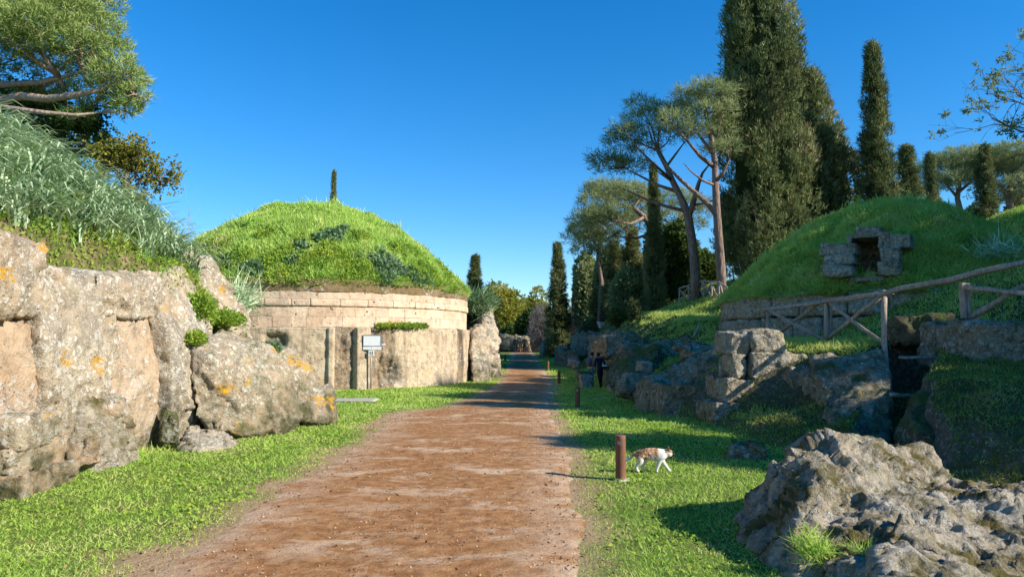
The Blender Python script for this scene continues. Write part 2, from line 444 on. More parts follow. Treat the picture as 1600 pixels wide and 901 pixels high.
def bark_mat(name, a, b):
    m = M(name)
    v = m.vec((1, 1, .3))
    n = m.noise(9, 6, .65, v); c = m.voro(7, v)
    col = m.mix(m.rng(n, .35, .65), a, b)
    return m.done(col, .95, m.bump(m.math('ADD', n, c), .9, .04), .1)
MAT['pine_bark'] = bark_mat('pine_bark', (.13, .09, .07), (.31, .215, .165))
MAT['bark'] = bark_mat('bark', (.10, .08, .06), (.2, .16, .125))
MAT['pale_bark'] = bark_mat('pale_bark', (.26, .19, .14), (.46, .35, .27))
def wood_mat():
    m = M('weathered_chestnut')
    n = m.noise(4, 6, .6, m.vec((5, 5, 1.2))); k = m.noise(1.5, 3)
    col = m.mix(m.rng(n, .35, .65), (.24, .175, .125), (.50, .40, .31))
    col = m.mix(m.rng(k, .5, .65, 0, .55), col, (.24, .22, .20))
    return m.done(col, .85, m.bump(n, .7, .01), .15)
MAT['wood'] = wood_mat()
def plain(name, col, rough=.6, var=.25, spec=.3, bump=.15, sc_=25, metal=0.0):
    m = M(name)
    n = m.noise(sc_, 5, .65, m.vec((1, 1, 1), True))
    c2 = tuple(c * (1 - var) for c in col); c3 = tuple(min(1, c * (1 + var)) for c in col)
    return m.done(m.mix(m.rng(n, .3, .7), c2, c3), rough, m.bump(n, bump, .004), spec, metal)
def bollard_mat():
    m = M('rust_brown_paint')
    n = m.noise(14, 6, .7, m.vec((1, 1, .5), True)); f = m.noise(90, 3, .6, m.vec((1, 1, 1), True))
    col = m.mix(m.rng(n, .35, .68), (.15, .062, .036), (.24, .105, .062))
    col = m.mix(m.rng(m.noise(5, 5, .6, m.vec((1, 1, 1), True)), .58, .7, 0, .5), col, (.30, .18, .12))
    return m.done(col, m.rng(n, .3, .7, .5, .8), m.bump(f, .12, .003), .3)
MAT['bollard'] = bollard_mat()
MAT['lamp_glass'] = plain('frosted_lens', (.72, .70, .64), .35, .08)
MAT['concrete'] = plain('concrete_foot', (.42, .38, .31), .9, .25)
MAT['white'] = plain('white_enamel', (.80, .79, .75), .45, .05, .4, .03, 6)
MAT['frame_metal'] = plain('grey_metal', (.30, .30, .30), .5, .15, .5, .05, 20, .4)
MAT['ink'] = plain('dark_print', (.05, .05, .06), .6, .1)
MAT['slab'] = plain('pale_slab', (.40, .37, .31), .85, .15)
MAT['skin'] = plain('skin', (.46, .27, .19), .6, .1)
MAT['hair'] = plain('dark_hair', (.018, .013, .010), .6, .3)
MAT['peach'] = plain('peach_cloth', (.62, .35, .24), .9, .15)
MAT['teal'] = plain('teal_cloth', (.03, .25, .23), .9, .2)
MAT['navy'] = plain('navy_cloth', (.012, .014, .022), .9, .3)
MAT['black'] = plain('black_cloth', (.010, .010, .011), .9, .3)
MAT['grey_cloth'] = plain('grey_cloth', (.12, .12, .13), .9, .3)
MAT['shoe'] = plain('shoe', (.05, .045, .04), .7, .2)
MAT['pale_shoe'] = plain('pale_shoe', (.5, .47, .42), .7, .2)
def cat_mat():
    m = M('ginger_white_fur')
    v = m.vec((1, 1, 1), True)
    sx = m.n('ShaderNodeSeparateXYZ'); m.l(v, sx.inputs[0])
    n = m.noise(11, 6, .68, v); st = m.noise(1, 4, .6, m.vec((55, 22, 22), True)); f = m.noise(140, 3, .7, v)
    # saddle of ginger over the back and flank, ginger cap on the head
    back = m.math('MULTIPLY', m.rng(m.math('ADD', sx.outputs['Z'], m.rng(n, .3, .7, -.11, .11)), .165, .19), m.rng(m.math('ADD', sx.outputs['X'], m.rng(n, .3, .7, -.03, .03)), .075, .09, 1, 0))
    head = m.math('MULTIPLY', m.rng(sx.outputs['X'], .15, .165), m.rng(m.math('ADD', sx.outputs['Z'], m.rng(n, .3, .7, -.03, .03)), .228, .24))
    msk = m.math('MAXIMUM', back, head)
    g = m.ramp(st, [(.34, (.10, .05, .028)), (.5, (.33, .16, .07)), (.64, (.62, .45, .30))])
    col = m.mix(msk, (.72, .66, .57), g)
    return m.done(col, .95, m.bump(f, .5, .006), .1)
MAT['cat'] = cat_mat()

def wlink(name, me, parent, mat=None):
    """a part whose vertices are in world coordinates, under an unrotated thing"""
    o = link(name, me, parent, mat)
    o.location = -Vector(parent.location)
    return o

# ------------------------------------------------------------------ ground: one sheet to the horizon
BX_Y = [0, 6, 8, 9, 11, 14.7, 17, 20, 24, 28, 36, 48, 70, 90]
BX_X = [6.6, 5.9, 5.3, 4.8, 4.0, 3.85, 3.5, 3.2, 3.3, 3.5, 4.1, 4.6, 6, 8]
TZ_Y = [0, 8, 11, 14, 18, 25, 29, 34, 45, 70, 100]
TZ_Z = [.8, .95, 1.1, 1.5, 1.6, 1.5, 2.4, 2.85, 3.2, 3.4, 3.2]
WD_Y = [0, 9, 12, 15, 20, 28, 45]
WD_X = [3, 2.8, 2.2, 1.6, 3.4, 3.8, 3.2]
TRENCH = np.array([(4.75, 9.2), (5.3, 10.4), (6.05, 12.0), (6.95, 13.3), (7.75, 14.5)])
PL_Y = [2.0, 5.06, 7.2, 9.5, 11.9, 14.5, 16.6, 18.3, 22, 27.8, 44, 69, 95]
PL_X = [-2.6, -2.5, -2.6, -2.55, -2.45, -2.6, -2.8, -1.7, -1.05, -.6, -.38, -.05, .3]
PR_Y = [2.0, 5.06, 6.97, 11.1, 17.4, 22, 27.8, 44, 69, 85, 95]
PR_X = [.45, .58, .70, .88, .95, 1.25, 1.6, 1.9, 2.05, 2.2, 2.3]

def seg_dist(x, y, L):
    d = np.full(np.shape(x), 1e9)
    for a, b in zip(L[:-1], L[1:]):
        e = b - a
        t = np.clip(((x - a[0]) * e[0] + (y - a[1]) * e[1]) / e.dot(e), 0, 1)
        d = np.minimum(d, np.hypot(x - a[0] - t * e[0], y - a[1] - t * e[1]))
    return d
def bank_mask(x, y):
    bx = np.interp(y, BX_Y, BX_X)
    return sstep(-.15, .35, x - bx)
def ground_z(x, y, fine=True):
    x = np.asarray(x, float); y = np.asarray(y, float)
    sh = x.shape; x = x.ravel(); y = y.ravel()
    z = .35 * sstep(35, 85, y) + .0 * x
    bx = np.interp(y, BX_Y, BX_X) + (.25 * perlin(xy0(x * .0, y * .9 + 5)))
    T = np.interp(y, TZ_Y, TZ_Z); W = np.interp(y, WD_Y, WD_X)
    s = np.clip((x - bx) / W, 0, 1)
    prof = 1 - (1 - s) ** 1.7
    rise = .44 * np.clip(x - 8.6, 0, 4.4) * sstep(13.2, 16.5, y) + .04 * np.clip(x - 14, 0, 25)
    near_fade = sstep(-6, 6, y)
    z = z + (T * prof + rise * sstep(0, 1, s)) * near_fade
    m = bank_mask(x, y) * near_fade
    if fine:
        q = np.stack([x, y, z], 1)
        z = z + m * (.22 * fbm(q * .9, 4) + .10 * fbm(q * 2.6 + 9, 3)) * sstep(-2, 6, y) * (1 - .75 * sstep(.85, 1, s)) + .025 * fbm(xy0(x * .5, y * .5), 3) * (1 - m)
    # little hollow by the standing couple
    z = z - .24 * np.exp(-(((x - 3.1) / 1.1) ** 2 + ((y - 29.5) / 3.0) ** 2))
    # ground falls away in front of the ruined wall
    z = z * (1 - .72 * np.exp(-((x - 5.0) / 1.05) ** 2 - ((y - 13.6) / 1.0) ** 2) - .0)
    z = z * (1 - .62 * np.exp(-((x - 4.95) / .95) ** 2 - ((y - 12.0) / .95) ** 2))
    # tomb trench
    d = seg_dist(x, y, TRENCH)
    if fine: d = d + .16 * perlin(np.stack([x * 1.6, y * 1.6, z * 1.2], 1))
    k = 1 - sstep(.26, .52, d)
    fl = .02 + .55 * sstep(12.5, 14.5, y)
    z = np.where(k > 0, z * (1 - k) + np.minimum(z, fl) * k, z)
    # land rising behind the tombs on the left, and far hills
    z = z + 2.2 * sstep(-4.5, -12, x) * sstep(38, 55, y)
    far = np.hypot(x, y)
    z = z + 5 * sstep(120, 500, far) * (1 + .5 * perlin(xy0(x * .006, y * .006)))
    return z.reshape(sh)
def gz0(x, y): return float(ground_z(np.array([x]), np.array([y]))[0])
def path_edges(y):
    y = np.asarray(y, float)
    n1 = fbm(xy0(np.zeros_like(y) + 3.3, y * 1.1), 4); n2 = fbm(xy0(np.zeros_like(y) + 9.7, y * 1.1), 4)
    return np.interp(y, PL_Y, PL_X) + .34 * n1, np.interp(y, PR_Y, PR_X) + .2 * n2
def on_path(x, y):
    """signed distance-ish: > 0 inside the path"""
    l, r = path_edges(y)
    return np.minimum(x - l, r - x)

def axis(parts):
    out = []
    for a, b, n in parts: out += list(np.linspace(a, b, n, endpoint=False))
    return np.array(out + [parts[-1][1]])
gx = axis([(-900, -200, 8), (-200, -60, 14), (-60, -16, 20), (-16, 1.0, 50), (1.0, 10.5, 120), (10.5, 20, 55), (20, 60, 36), (60, 200, 14), (200, 900, 8)])
gy = axis([(-300, -20, 8), (-20, 2, 20), (2, 7, 30), (7, 23, 190), (23, 50, 130), (50, 110, 70), (110, 300, 20), (300, 1400, 12)])
X, Y = np.meshgrid(gx, gy, indexing='ij')
Z = ground_z(X, Y)
bankv = bank_mask(X.ravel(), Y.ravel())
op = on_path(X.ravel(), Y.ravel())
wn_ = fbm(xy0(X.ravel() * .8, Y.ravel() * .8), 4)
worn = sstep(-.42, -.02, op + .55 * wn_) * (1 - bankv) * .85 * (Y.ravel() < 90) * (Y.ravel() > 0)
ground = link('ground', mesh_np('ground', np.stack([X, Y, Z], -1).reshape(-1, 3), grid_faces(len(gx), len(gy)), MAT['ground'], {'bank': bankv, 'worn': worn}, True))
tag(ground, 'grassy ground with a rough dark bank to the right of the path', 'ground', kind='structure')

py_ = axis([(-3, 2, 20), (2, 16, 180), (16, 40, 130), (40, 96, 120)])
tt = np.linspace(0, 1, 33)
l, r = path_edges(py_)
PX = l[:, None] + (r - l)[:, None] * tt[None]
PY = np.repeat(py_[:, None], 33, 1)
PZ = ground_z(PX, PY) + .006 + .016 * np.minimum(1, 6 * np.minimum(tt, 1 - tt))[None]
PZ -= .03 * np.clip(1 - 24 * np.minimum(tt, 1 - tt), 0, 1)[None]
PZ += (.010 * fbm(xy0(PX.ravel() * 1.5, PY.ravel() * 1.5), 4)).reshape(PX.shape)
edge = np.repeat((np.abs(tt - .5) * 2)[None], len(py_), 0)
path = link('path', mesh_np('path', np.stack([PX, PY, PZ], -1).reshape(-1, 3), grid_faces(len(py_), 33)[:, ::-1], MAT['path'], {'edge': edge.ravel()}, True))
tag(path, 'reddish brown earth path with sandy patches running away between the mounds', 'path', kind='structure')

# ------------------------------------------------------------------ sculpted rock
def hull_bm(bm, pts):
    vs = [bm.verts.new(p) for p in pts]
    r_ = bmesh.ops.convex_hull(bm, input=vs)
    bad = [v for v in vs if not v.link_faces]
    bmesh.ops.delete(bm, geom=bad, context='VERTS')
def box_pts(c, s, rz=0.0, tilt=(0, 0), jit=0.0, seed=0, taper=0.0):
    rng = random.Random(seed); rot = Matrix.Rotation(rz, 3, 'Z') @ Matrix.Rotation(tilt[0], 3, 'X') @ Matrix.Rotation(tilt[1], 3, 'Y')
    out = []
    for i in (-1, 1):
        for j in (-1, 1):
            for k in (-1, 1):
                t = 1 - taper if k > 0 else 1
                p = Vector((i * s[0] / 2 * t, j * s[1] / 2 * t, k * s[2] / 2)) + Vector([rng.uniform(-jit, jit) for _ in 'xyz'])
                out.append(Vector(c) + rot @ p)
    return out
def remeshed(hulls, voxel, smooth=2):
    bm = bmesh.new()
    for h in hulls: hull_bm(bm, h)
    bmesh.ops.recalc_face_normals(bm, faces=bm.faces)
    me = bpy.data.meshes.new('raw'); bm.to_mesh(me); bm.free()
    o = bpy.data.objects.new('raw', me); COL.objects.link(o)
    md = o.modifiers.new('r', 'REMESH'); md.mode = 'VOXEL'; md.voxel_size = voxel
    if smooth:
        ms = o.modifiers.new('s', 'SMOOTH'); ms.iterations = smooth; ms.factor = .5
    ev = o.evaluated_get(bpy.context.evaluated_depsgraph_get()); m2 = bpy.data.meshes.new_from_object(ev)
    bpy.data.objects.remove(o); bpy.data.meshes.remove(me)
    return m2
def sculpt(name, hulls, voxel, mat, amp=.06, freq=1.6, crag=.03, cfreq=3.0, seed=0, smooth=2, local=None, ridge=0.0, extra=None):
    me = remeshed(hulls, voxel, smooth)
    me.name = name
    n = len(me.vertices)
    V = np.empty(n * 3, np.float32); me.vertices.foreach_get('co', V); V = V.reshape(-1, 3).astype(float)
    N = np.empty(n * 3, np.float32); me.vertices.foreach_get('normal', N); N = N.reshape(-1, 3).astype(float)
    q = V + seed * 7.13
    d = amp * fbm(q * freq, 5, .55)
    if ridge: d += ridge * fbm(q * freq * 1.7 + 4, 4, .5, True)
    if crag:
        wq = q + .10 * np.stack([fbm(q * 1.9 + 3, 3), fbm(q * 1.9 + 31, 3), fbm(q * 1.9 + 57, 3)], 1)
        d += crag * 1.25 * facets(wq * cfreq * .55, seed) + crag * .75 * facets(wq * cfreq * 1.5, seed + 3) + crag * .34 * facets(wq * cfreq * 4.2, seed + 5)
        d += crag * .45 * fbm(q * cfreq * 5, 3, .6) + crag * .25 * fbm(q * cfreq * 11, 2, .6, True)
    if extra is not None: d += extra(V, N)
    V += N * d[:, None]
    if local is not None: V -= np.array(local)
    me.vertices.foreach_set('co', V.astype(np.float32).ravel())
    me.polygons.foreach_set('use_smooth', np.ones(len(me.polygons), bool))
    me.materials.clear(); me.materials.append(mat); me.update()
    return me
def rock_thing(name, hulls, voxel, mat, label, cat='rock', group=None, **kw):
    a = np.array([tuple(p) for h in hulls for p in h])
    base = (a[:, 0].mean(), a[:, 1].mean(), a[:, 2].min())
    o = link(name, sculpt(name, hulls, voxel, mat, local=base, **kw)); o.location = base
    return tag(o, label, cat, group)
def rock_part(parent, hulls, voxel, mat, name='rock', **kw):
    return link(name, sculpt(name, hulls, voxel, mat, local=tuple(parent.location), **kw), parent)
def slab_pts(pxs, y_bot, y_top, D0, D1, depth, lean=0.0, jit=.08, seed=0, zmin=None):
    """rock face seen at photo columns pxs[0]..pxs[1] (distances D0..D1): front quad between ground and top, running back by depth"""
    rng = random.Random(seed); out = []
    a0, a1 = P(pxs[0], y_bot[0], D0), P(pxs[1], y_bot[1], D1)
    b0, b1 = P(pxs[0], y_top[0], D0), P(pxs[1], y_top[1], D1)
    t = (a1 - a0); t.z = 0; t.normalize(); nrm = Vector((-t.y, t.x, 0))   # away from the path / camera
    for q, k in ((a0, 0), (a1, 0), (b0, lean), (b1, lean)):
        p = q + nrm * k
        if k == 0 and zmin is not None: p.z = zmin
        out.append(p + Vector([rng.uniform(-jit, jit) for _ in 'xyz']))
        out.append(p + nrm * (depth - k) + Vector((0, 0, rng.uniform(0, .25) if k else 0)))
    return out

# ------------------------------------------------------------------ near burial mound on the left: rock face, earth, plants
NM_C, NM_R = np.array([-13.9, 12.3]), 8.65
mound = empty('burial_mound', (-6.5, 10.5, 0), 'near burial mound on the left, pale lichen-covered rock face under a slope of strap leaves', 'burial mound')
Bx = -5.45
def wall_hull(y0, y1, z1, bulge, jit=.1, seed=0, x0=Bx, z0=-.3, top_in=.25, depth=2.4, z2=None):
    rng = random.Random(seed); z2 = z1 if z2 is None else z2
    j = lambda: rng.uniform(-jit, jit)
    out = []
    for y, zt in ((y0, z1), (y1, z2)):
        out += [(x0 + j(), y + j() * .5, z0), (x0 + bulge + j() * .5, y + j(), z0 + .9 + j()), (x0 + bulge * .8 + j(), y + j() * .5, zt * .62 + j()), (x0 - top_in + j() * .6, y + j() * .5, zt + j() * .5),
                (x0 - depth, y, zt + .3), (x0 - depth, y, z0)]
    return [Vector(p) for p in out]
CL = MAT['cliff']
rock_part(mound, [wall_hull(3.5, 13.2, 2.2, .0, .03, 20, x0=-5.72, top_in=.1)], .09, MAT['cliff_bare'], amp=.05, crag=.06, cfreq=2.0, seed=14, smooth=1)
rock_part(mound, [wall_hull(3.5, 8.72, 2.05, .03, .05, 1, x0=-5.47, top_in=.12)], .045, MAT['cliff_bare'], amp=.07, freq=.8, crag=.034, cfreq=1.9, seed=1, smooth=1)
rock_part(mound, [box_pts((-6.43, 7.2, 2.33), (2.0, 2.95, .86), .02, (0, .03), .06, 3), box_pts((-6.4, 4.6, 2.3), (2.2, 2.6, .9), .03, (0, 0), .08, 4)], .042, CL, amp=.05, freq=1.6, crag=.05, cfreq=2.6, seed=2, smooth=1)
rock_part(mound, [wall_hull(8.6, 10.42, 2.5, .14, .06, 5, x0=-5.5, top_in=.12)], .038, CL, amp=.06, freq=.9, crag=.042, cfreq=2.0, seed=3, smooth=1)
rock_part(mound, [wall_hull(10.2, 11.62, 2.05, .05, .04, 7, x0=-5.45, top_in=.1)], .042, MAT['cliff_bare'], amp=.04, freq=1.0, crag=.022, cfreq=1.6, seed=4, smooth=1)
rock_part(mound, [box_pts((-6.42, 10.85, 2.27), (1.9, 1.85, .62), -.02, (0, .04), .06, 9)], .04, CL, amp=.06, freq=1.6, crag=.045, cfreq=2.6, seed=5, smooth=1)
rock_part(mound, [wall_hull(11.4, 12.8, 2.7, .12, .08, 11, x0=-5.3, top_in=.35, z2=2.9)], .04, CL, amp=.06, freq=1.0, crag=.045, cfreq=2.1, seed=6, smooth=1)
rock_part(mound, [[P(250, 470, 12.6), P(262, 395, 13.0), P(330, 400, 13.6), P(388, 488, 14.2), P(395, 540, 14.4), P(300, 560, 12.8), P(250, 640, 12.6), Vector((-8, 13, 0)), Vector((-8, 15.5, 0)), Vector((-7.6, 13, 3.2)), Vector((-7.2, 15.2, 2.9)), P(395, 640, 14.6)]], .045, CL, amp=.06, freq=1.4, crag=.05, cfreq=2.0, seed=7, smooth=1)
# lower bulging foot of the face
rock_part(mound, [[Vector((-5.5, 9.0, -.2)), Vector((-4.95, 9.3, -.2)), Vector((-4.98, 10.2, -.2)), Vector((-5.5, 10.6, -.2)), Vector((-5.25, 9.2, .55)), Vector((-5.15, 9.9, .75)), Vector((-5.5, 10.4, .9)), Vector((-5.6, 9.1, .9))]], .035, MAT['boulder'], amp=.06, crag=.05, cfreq=3.5, seed=8)
# earth bank and grass-grown top
nu, nv = 150, 56
ang = np.linspace(R(-75), R(75), nu); rad = np.linspace(0, 1.0, nv)
A, Q = np.meshgrid(ang, rad, indexing='ij')
def mound_edge(a):
    return NM_R * (1 + .018 * np.sin(a * 7) + .012 * np.sin(a * 13 + 1)) - .3 * sstep(-.05, -.5, a)
def mound_z(x, y):
    r_ = np.hypot(x - NM_C[0], y - NM_C[1]) / NM_R
    return 2.42 + 4.0 * (1 - np.clip(r_, 0, 1.2) ** 2) + .16 * fbm(xy0(np.ravel(x) * .8, np.ravel(y) * .8), 3).reshape(np.shape(x))
MXs = NM_C[0] + np.cos(A) * Q * mound_edge(A); MYs = NM_C[1] + np.sin(A) * Q * mound_edge(A)
MZ = mound_z(MXs, MYs) - 1.1 * sstep(.93, 1.0, Q) ** 2
me = mesh_np('turf', np.stack([MXs, MYs, MZ], -1).reshape(-1, 3), grid_faces(nu, nv), MAT['earth'], None, True)
wlink('turf', me, mound)
# fallen stones and small blocks at the foot of the face
for k, (c, s, rz, t, sd, mt, vox) in enumerate([
        ((-5.30, 8.06, .66), (.5, .75, .3), .05, (0, .05), 1, 'cliff', .03), ((-5.28, 7.80, .37), (.45, .42, .28), .05, (0, 0), 2, 'cliff', .03),
        ((-5.26, 8.26, .36), (.46, .55, .34), -.05, (.05, 0), 3, 'cliff_bare', .03), ((-5.22, 7.9, .06), (.55, .6, .42), .1, (0, .06), 4, 'cliff_bare', .03), ((-5.20, 8.42, .05), (.5, .5, .42), .1, (.06, 0), 5, 'cliff_bare', .03)]):
    rock_part(mound, [box_pts(c, s, rz, t, .04, sd + 40)], vox, MAT[mt], name='block', amp=.035, freq=3, crag=.025, cfreq=5, seed=40 + sd)
rock_thing('rock', [[P(128, 645, 9.3), P(192, 622, 9.9), P(215, 690, 10.1), P(180, 700, 9.7), P(120, 672, 9.2), P(200, 640, 10.3), P(150, 700, 9.9)]], .025, MAT['cliff_bare'], 'cracked triangular stone leaning on the foot of the pale rock face', 'stone', amp=.03, freq=2.5, crag=.035, cfreq=3, seed=51)
rock_thing('rock', [[P(100, 695, 9.0), P(150, 682, 9.2), P(158, 720, 9.0), P(108, 735, 8.75), P(100, 725, 9.3), P(150, 718, 9.5)]], .022, MAT['cliff_bare'], 'reddish wedge stone in the grass below the cracked triangular one', 'stone', amp=.03, freq=2.5, crag=.03, cfreq=4, seed=52)
rock_thing('rock', [box_pts(P(265, 668, 11.3) , (.26, .3, .42), .4, (.1, .1), .06, 53, .35)], .02, MAT['turf_rock'], 'small dark brown upright stone at the foot of the pale rock face', 'stone', amp=.03, freq=3, crag=.02, cfreq=5, seed=53)
rock_thing('rock', [[P(268, 700, 11.0), P(300, 668, 11.6), P(345, 672, 11.8), P(376, 688, 11.7), P(310, 706, 10.9), P(360, 695, 11.3), P(330, 680, 12.2), Vector((-4.9, 11.3, -.2)), Vector((-4.3, 11.4, -.2)), Vector((-4.4, 12.2, -.2))]], .028, MAT['boulder'], 'low flat mossy outcrop lying in the grass before the orange-spotted boulder', 'rock', amp=.05, freq=2.0, crag=.05, cfreq=3.2, seed=54)
rock_thing('boulder', [[P(300, 545, 12.0), P(345, 515, 12.8), P(420, 535, 13.6), P(455, 590, 13.7), P(475, 655, 13.5), P(425, 672, 12.9), P(340, 668, 12.2), P(305, 650, 12.0), P(300, 600, 11.9), P(360, 520, 14.6), P(440, 560, 14.9), P(470, 650, 14.8), P(410, 585, 12.9), P(330, 560, 12.0), P(340, 690, 12.4), P(460, 680, 13.4)],
        [P(330, 668, 12.0), P(400, 640, 12.8), P(440, 665, 13.0), P(380, 680, 12.3), P(420, 690, 13.2), P(350, 690, 12.6)]], .038, MAT['cliff_orange'],
        'big leaning pale boulder with a bright orange lichen patch beside the rock face', 'boulder', amp=.06, freq=1.3, crag=.06, cfreq=1.7, seed=55, smooth=1)
rock_thing('boulder', [[P(430, 545, 14.2), P(455, 540, 14.8), P(500, 590, 14.9), P(523, 630, 14.8), P(522, 658, 14.5), P(470, 660, 14.0), P(440, 600, 13.9), P(480, 665, 15.2), P(520, 668, 15.2), P(440, 600, 15.2), P(500, 590, 15.4)]], .036, MAT['cliff_orange'],
        'dark-bottomed boulder at the tip of the rock face nearest the carved tomb', 'boulder', amp=.06, freq=1.5, crag=.058, cfreq=2.0, seed=56, smooth=1)

# ------------------------------------------------------------------ great carved tumulus, left of the path
TC, TR = np.array([-8.4, 30.6]), 6.5
tum = empty('tumulus', (TC[0], TC[1], 0), 'great round tomb with carved rock drum, tan block courses and bright grassy dome', 'tumulus')
cam_ang = math.atan2(-TC[1], -TC[0])
def theta_at(px, rr):
    """angle on the circle where the column px of the photo meets it in front"""
    u = (px - CX) / F_PX; d = np.array([u, 1.0]); d /= np.linalg.norm(d)
    b = d.dot(-TC); disc = b * b - (TC.dot(TC) - rr * rr)
    t = -b - math.sqrt(max(disc, 0)); p = d * t - TC
    return math.atan2(p[1], p[0])
segs = [(-300, 0), (300, .0), (513, .10), (523, -.10), (557, .12), (580, -.12), (600, -.03), (617, .04), (716, -.20), (727, .02)]
brk = []
for px, dr in segs:
    brk.append((cam_ang - 1.6 if px < 300 else theta_at(px, TR + .25), dr))
brk.sort()
tha = np.linspace(cam_ang - 2.0, cam_ang + 2.0, 820)
dr = np.zeros_like(tha)
for a, v in brk:
    k = sstep(a - .004, a + .004, tha); dr = dr * (1 - k) + v * k
zz = np.concatenate([np.linspace(-.25, 2.04, 64)])
TH, ZZ = np.meshgrid(tha, zz, indexing='ij')
rr0 = TR + .22 + dr[:, None] - .04 * (ZZ / 2.0)
q = np.stack([np.cos(TH) * TR, np.sin(TH) * TR, ZZ], -1).reshape(-1, 3)
rough = (np.abs(dr + .10) < .03) * 1.0 + (np.abs(dr + .12) < .03) * .8 + (np.abs(dr + .03) < .01) * 1.0 + (np.abs(dr) < .001) * .5 + .25
disp = (.045 * fbm(q * 1.1, 4) + .02 * fbm(q * 5, 3)).reshape(TH.shape) * (rough[:, None] + .3)
w1, w2, wc = worley(q * 2.2)
disp += (.05 * (wc - .5)).reshape(TH.shape) * np.clip(rough[:, None] - .45, 0, 1)
# broken hollow beside the sign, chipped patch on the left panel
for px, yy, sx, sz, dep in ((611, .55, .055, .45, .28), (430, 1.62, .05, .22, .2), (536, 1.35, .02, .4, .1), (592, .3, .02, .35, .1)):
    a = theta_at(px, TR + .2)
    disp -= dep * np.exp(-((TH - a) / sx) ** 4 - ((ZZ - yy) / sz) ** 4) * (1 + .8 * fbm(q * 3, 3).reshape(TH.shape))
rr0 = rr0 + disp
Vd = np.stack([TC[0] * 0 + np.cos(TH) * rr0, np.sin(TH) * rr0, ZZ], -1)
# ledge on top, going in to the blocks
lr = np.linspace(0, 1, 6)[1:]
led = []
for t in lr:
    rq = rr0[:, -1] * (1 - t) + (TR - .35) * t
    led.append(np.stack([np.cos(tha) * rq, np.sin(tha) * rq, np.full_like(tha, 2.05 + .02 * min(1, 3 * t)) + .02 * perlin(q.reshape(len(tha), -1, 3)[:, -1] * 2)], -1))
Vd = np.concatenate([Vd, np.stack(led, 1)], 1)
nvd = Vd.shape[1]
me = mesh_np('carved_drum', Vd.reshape(-1, 3), grid_faces(len(tha), nvd), MAT['drum'], None, True)
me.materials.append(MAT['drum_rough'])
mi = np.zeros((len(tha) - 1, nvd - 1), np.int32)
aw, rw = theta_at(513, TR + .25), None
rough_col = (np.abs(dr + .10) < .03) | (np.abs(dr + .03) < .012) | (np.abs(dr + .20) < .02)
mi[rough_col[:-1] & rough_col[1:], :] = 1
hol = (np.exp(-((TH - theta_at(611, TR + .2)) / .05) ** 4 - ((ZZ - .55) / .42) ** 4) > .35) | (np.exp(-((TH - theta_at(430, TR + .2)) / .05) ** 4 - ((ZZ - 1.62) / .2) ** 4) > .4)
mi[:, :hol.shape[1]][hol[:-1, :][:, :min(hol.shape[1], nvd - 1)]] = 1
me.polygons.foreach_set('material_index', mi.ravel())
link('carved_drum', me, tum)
# block courses: every block a part
def wedge(wd, h, dep, seed, round_=False):
    bm = bmesh.new(); add_box(bm, (0, 0, 0), (dep, wd, h))
    rng = random.Random(seed)
    bmesh.ops.bevel(bm, geom=bm.edges[:], offset=.05 if round_ else .005, segments=2 if round_ else 1, affect='EDGES', profile=.6)
    for v in bm.verts: v.co += Vector([rng.uniform(-.0025, .0025) for _ in 'xyz'])
    return bm_mesh('block', bm, MAT['ashlar'], False)
rng = random.Random(3)
courses = [(2.07, 2.415, 6.52, .62), (2.418, 2.755, 6.515, .66), (2.757, 2.985, 6.575, .85), (2.987, 3.237, 6.54, .7)]
for ci, (z0, z1, rad_, wd) in enumerate(courses):
    fs = (.72, .86, 1.0, 1.12, 1.3)
    var = [wedge(wd * f - .002, z1 - z0 - .001, .5, 10 * ci + k, ci == 2) for k, f in enumerate(fs)]
    a = cam_ang - 1.75 + rng.uniform(0, .1)
    while a < cam_ang + 1.75:
        k = rng.randrange(5); st = wd * fs[k] / rad_
        o = link('block', var[k], tum); am = a + st / 2
        rj = rad_ - .25 + rng.uniform(-.006, .006)
        o.location = (math.cos(am) * rj, math.sin(am) * rj, (z0 + z1) / 2 + rng.uniform(-.002, .002))
        o.rotation_euler = (rng.uniform(-.004, .004), rng.uniform(-.004, .004), am)
        a += st
# mossy worn top course
nz = 12
tz = np.linspace(cam_ang - 1.9, cam_ang + 1.9, 420); t = np.linspace(0, 1, nz)
T1, T2 = np.meshgrid(tz, t, indexing='ij')
zt = 3.235 + .42 * np.minimum(1, T2 * 1.35); rt = 6.56 - .05 * T2 - 1.0 * np.clip(T2 - .74, 0, 1)
q = np.stack([np.cos(T1) * 6.5, np.sin(T1) * 6.5, zt], -1).reshape(-1, 3)
rt = rt + (.07 * fbm(q * 1.6, 4) + .03 * fbm(q * 6, 3)).reshape(T1.shape)
zt = zt + (.05 * fbm(q * 1.2 + 5, 4)).reshape(T1.shape) * T2
link('mossy_ledge', mesh_np('mossy_ledge', np.stack([np.cos(T1) * rt, np.sin(T1) * rt, zt], -1).reshape(-1, 3), grid_faces(420, nz), MAT['ledge'], None, True), tum)
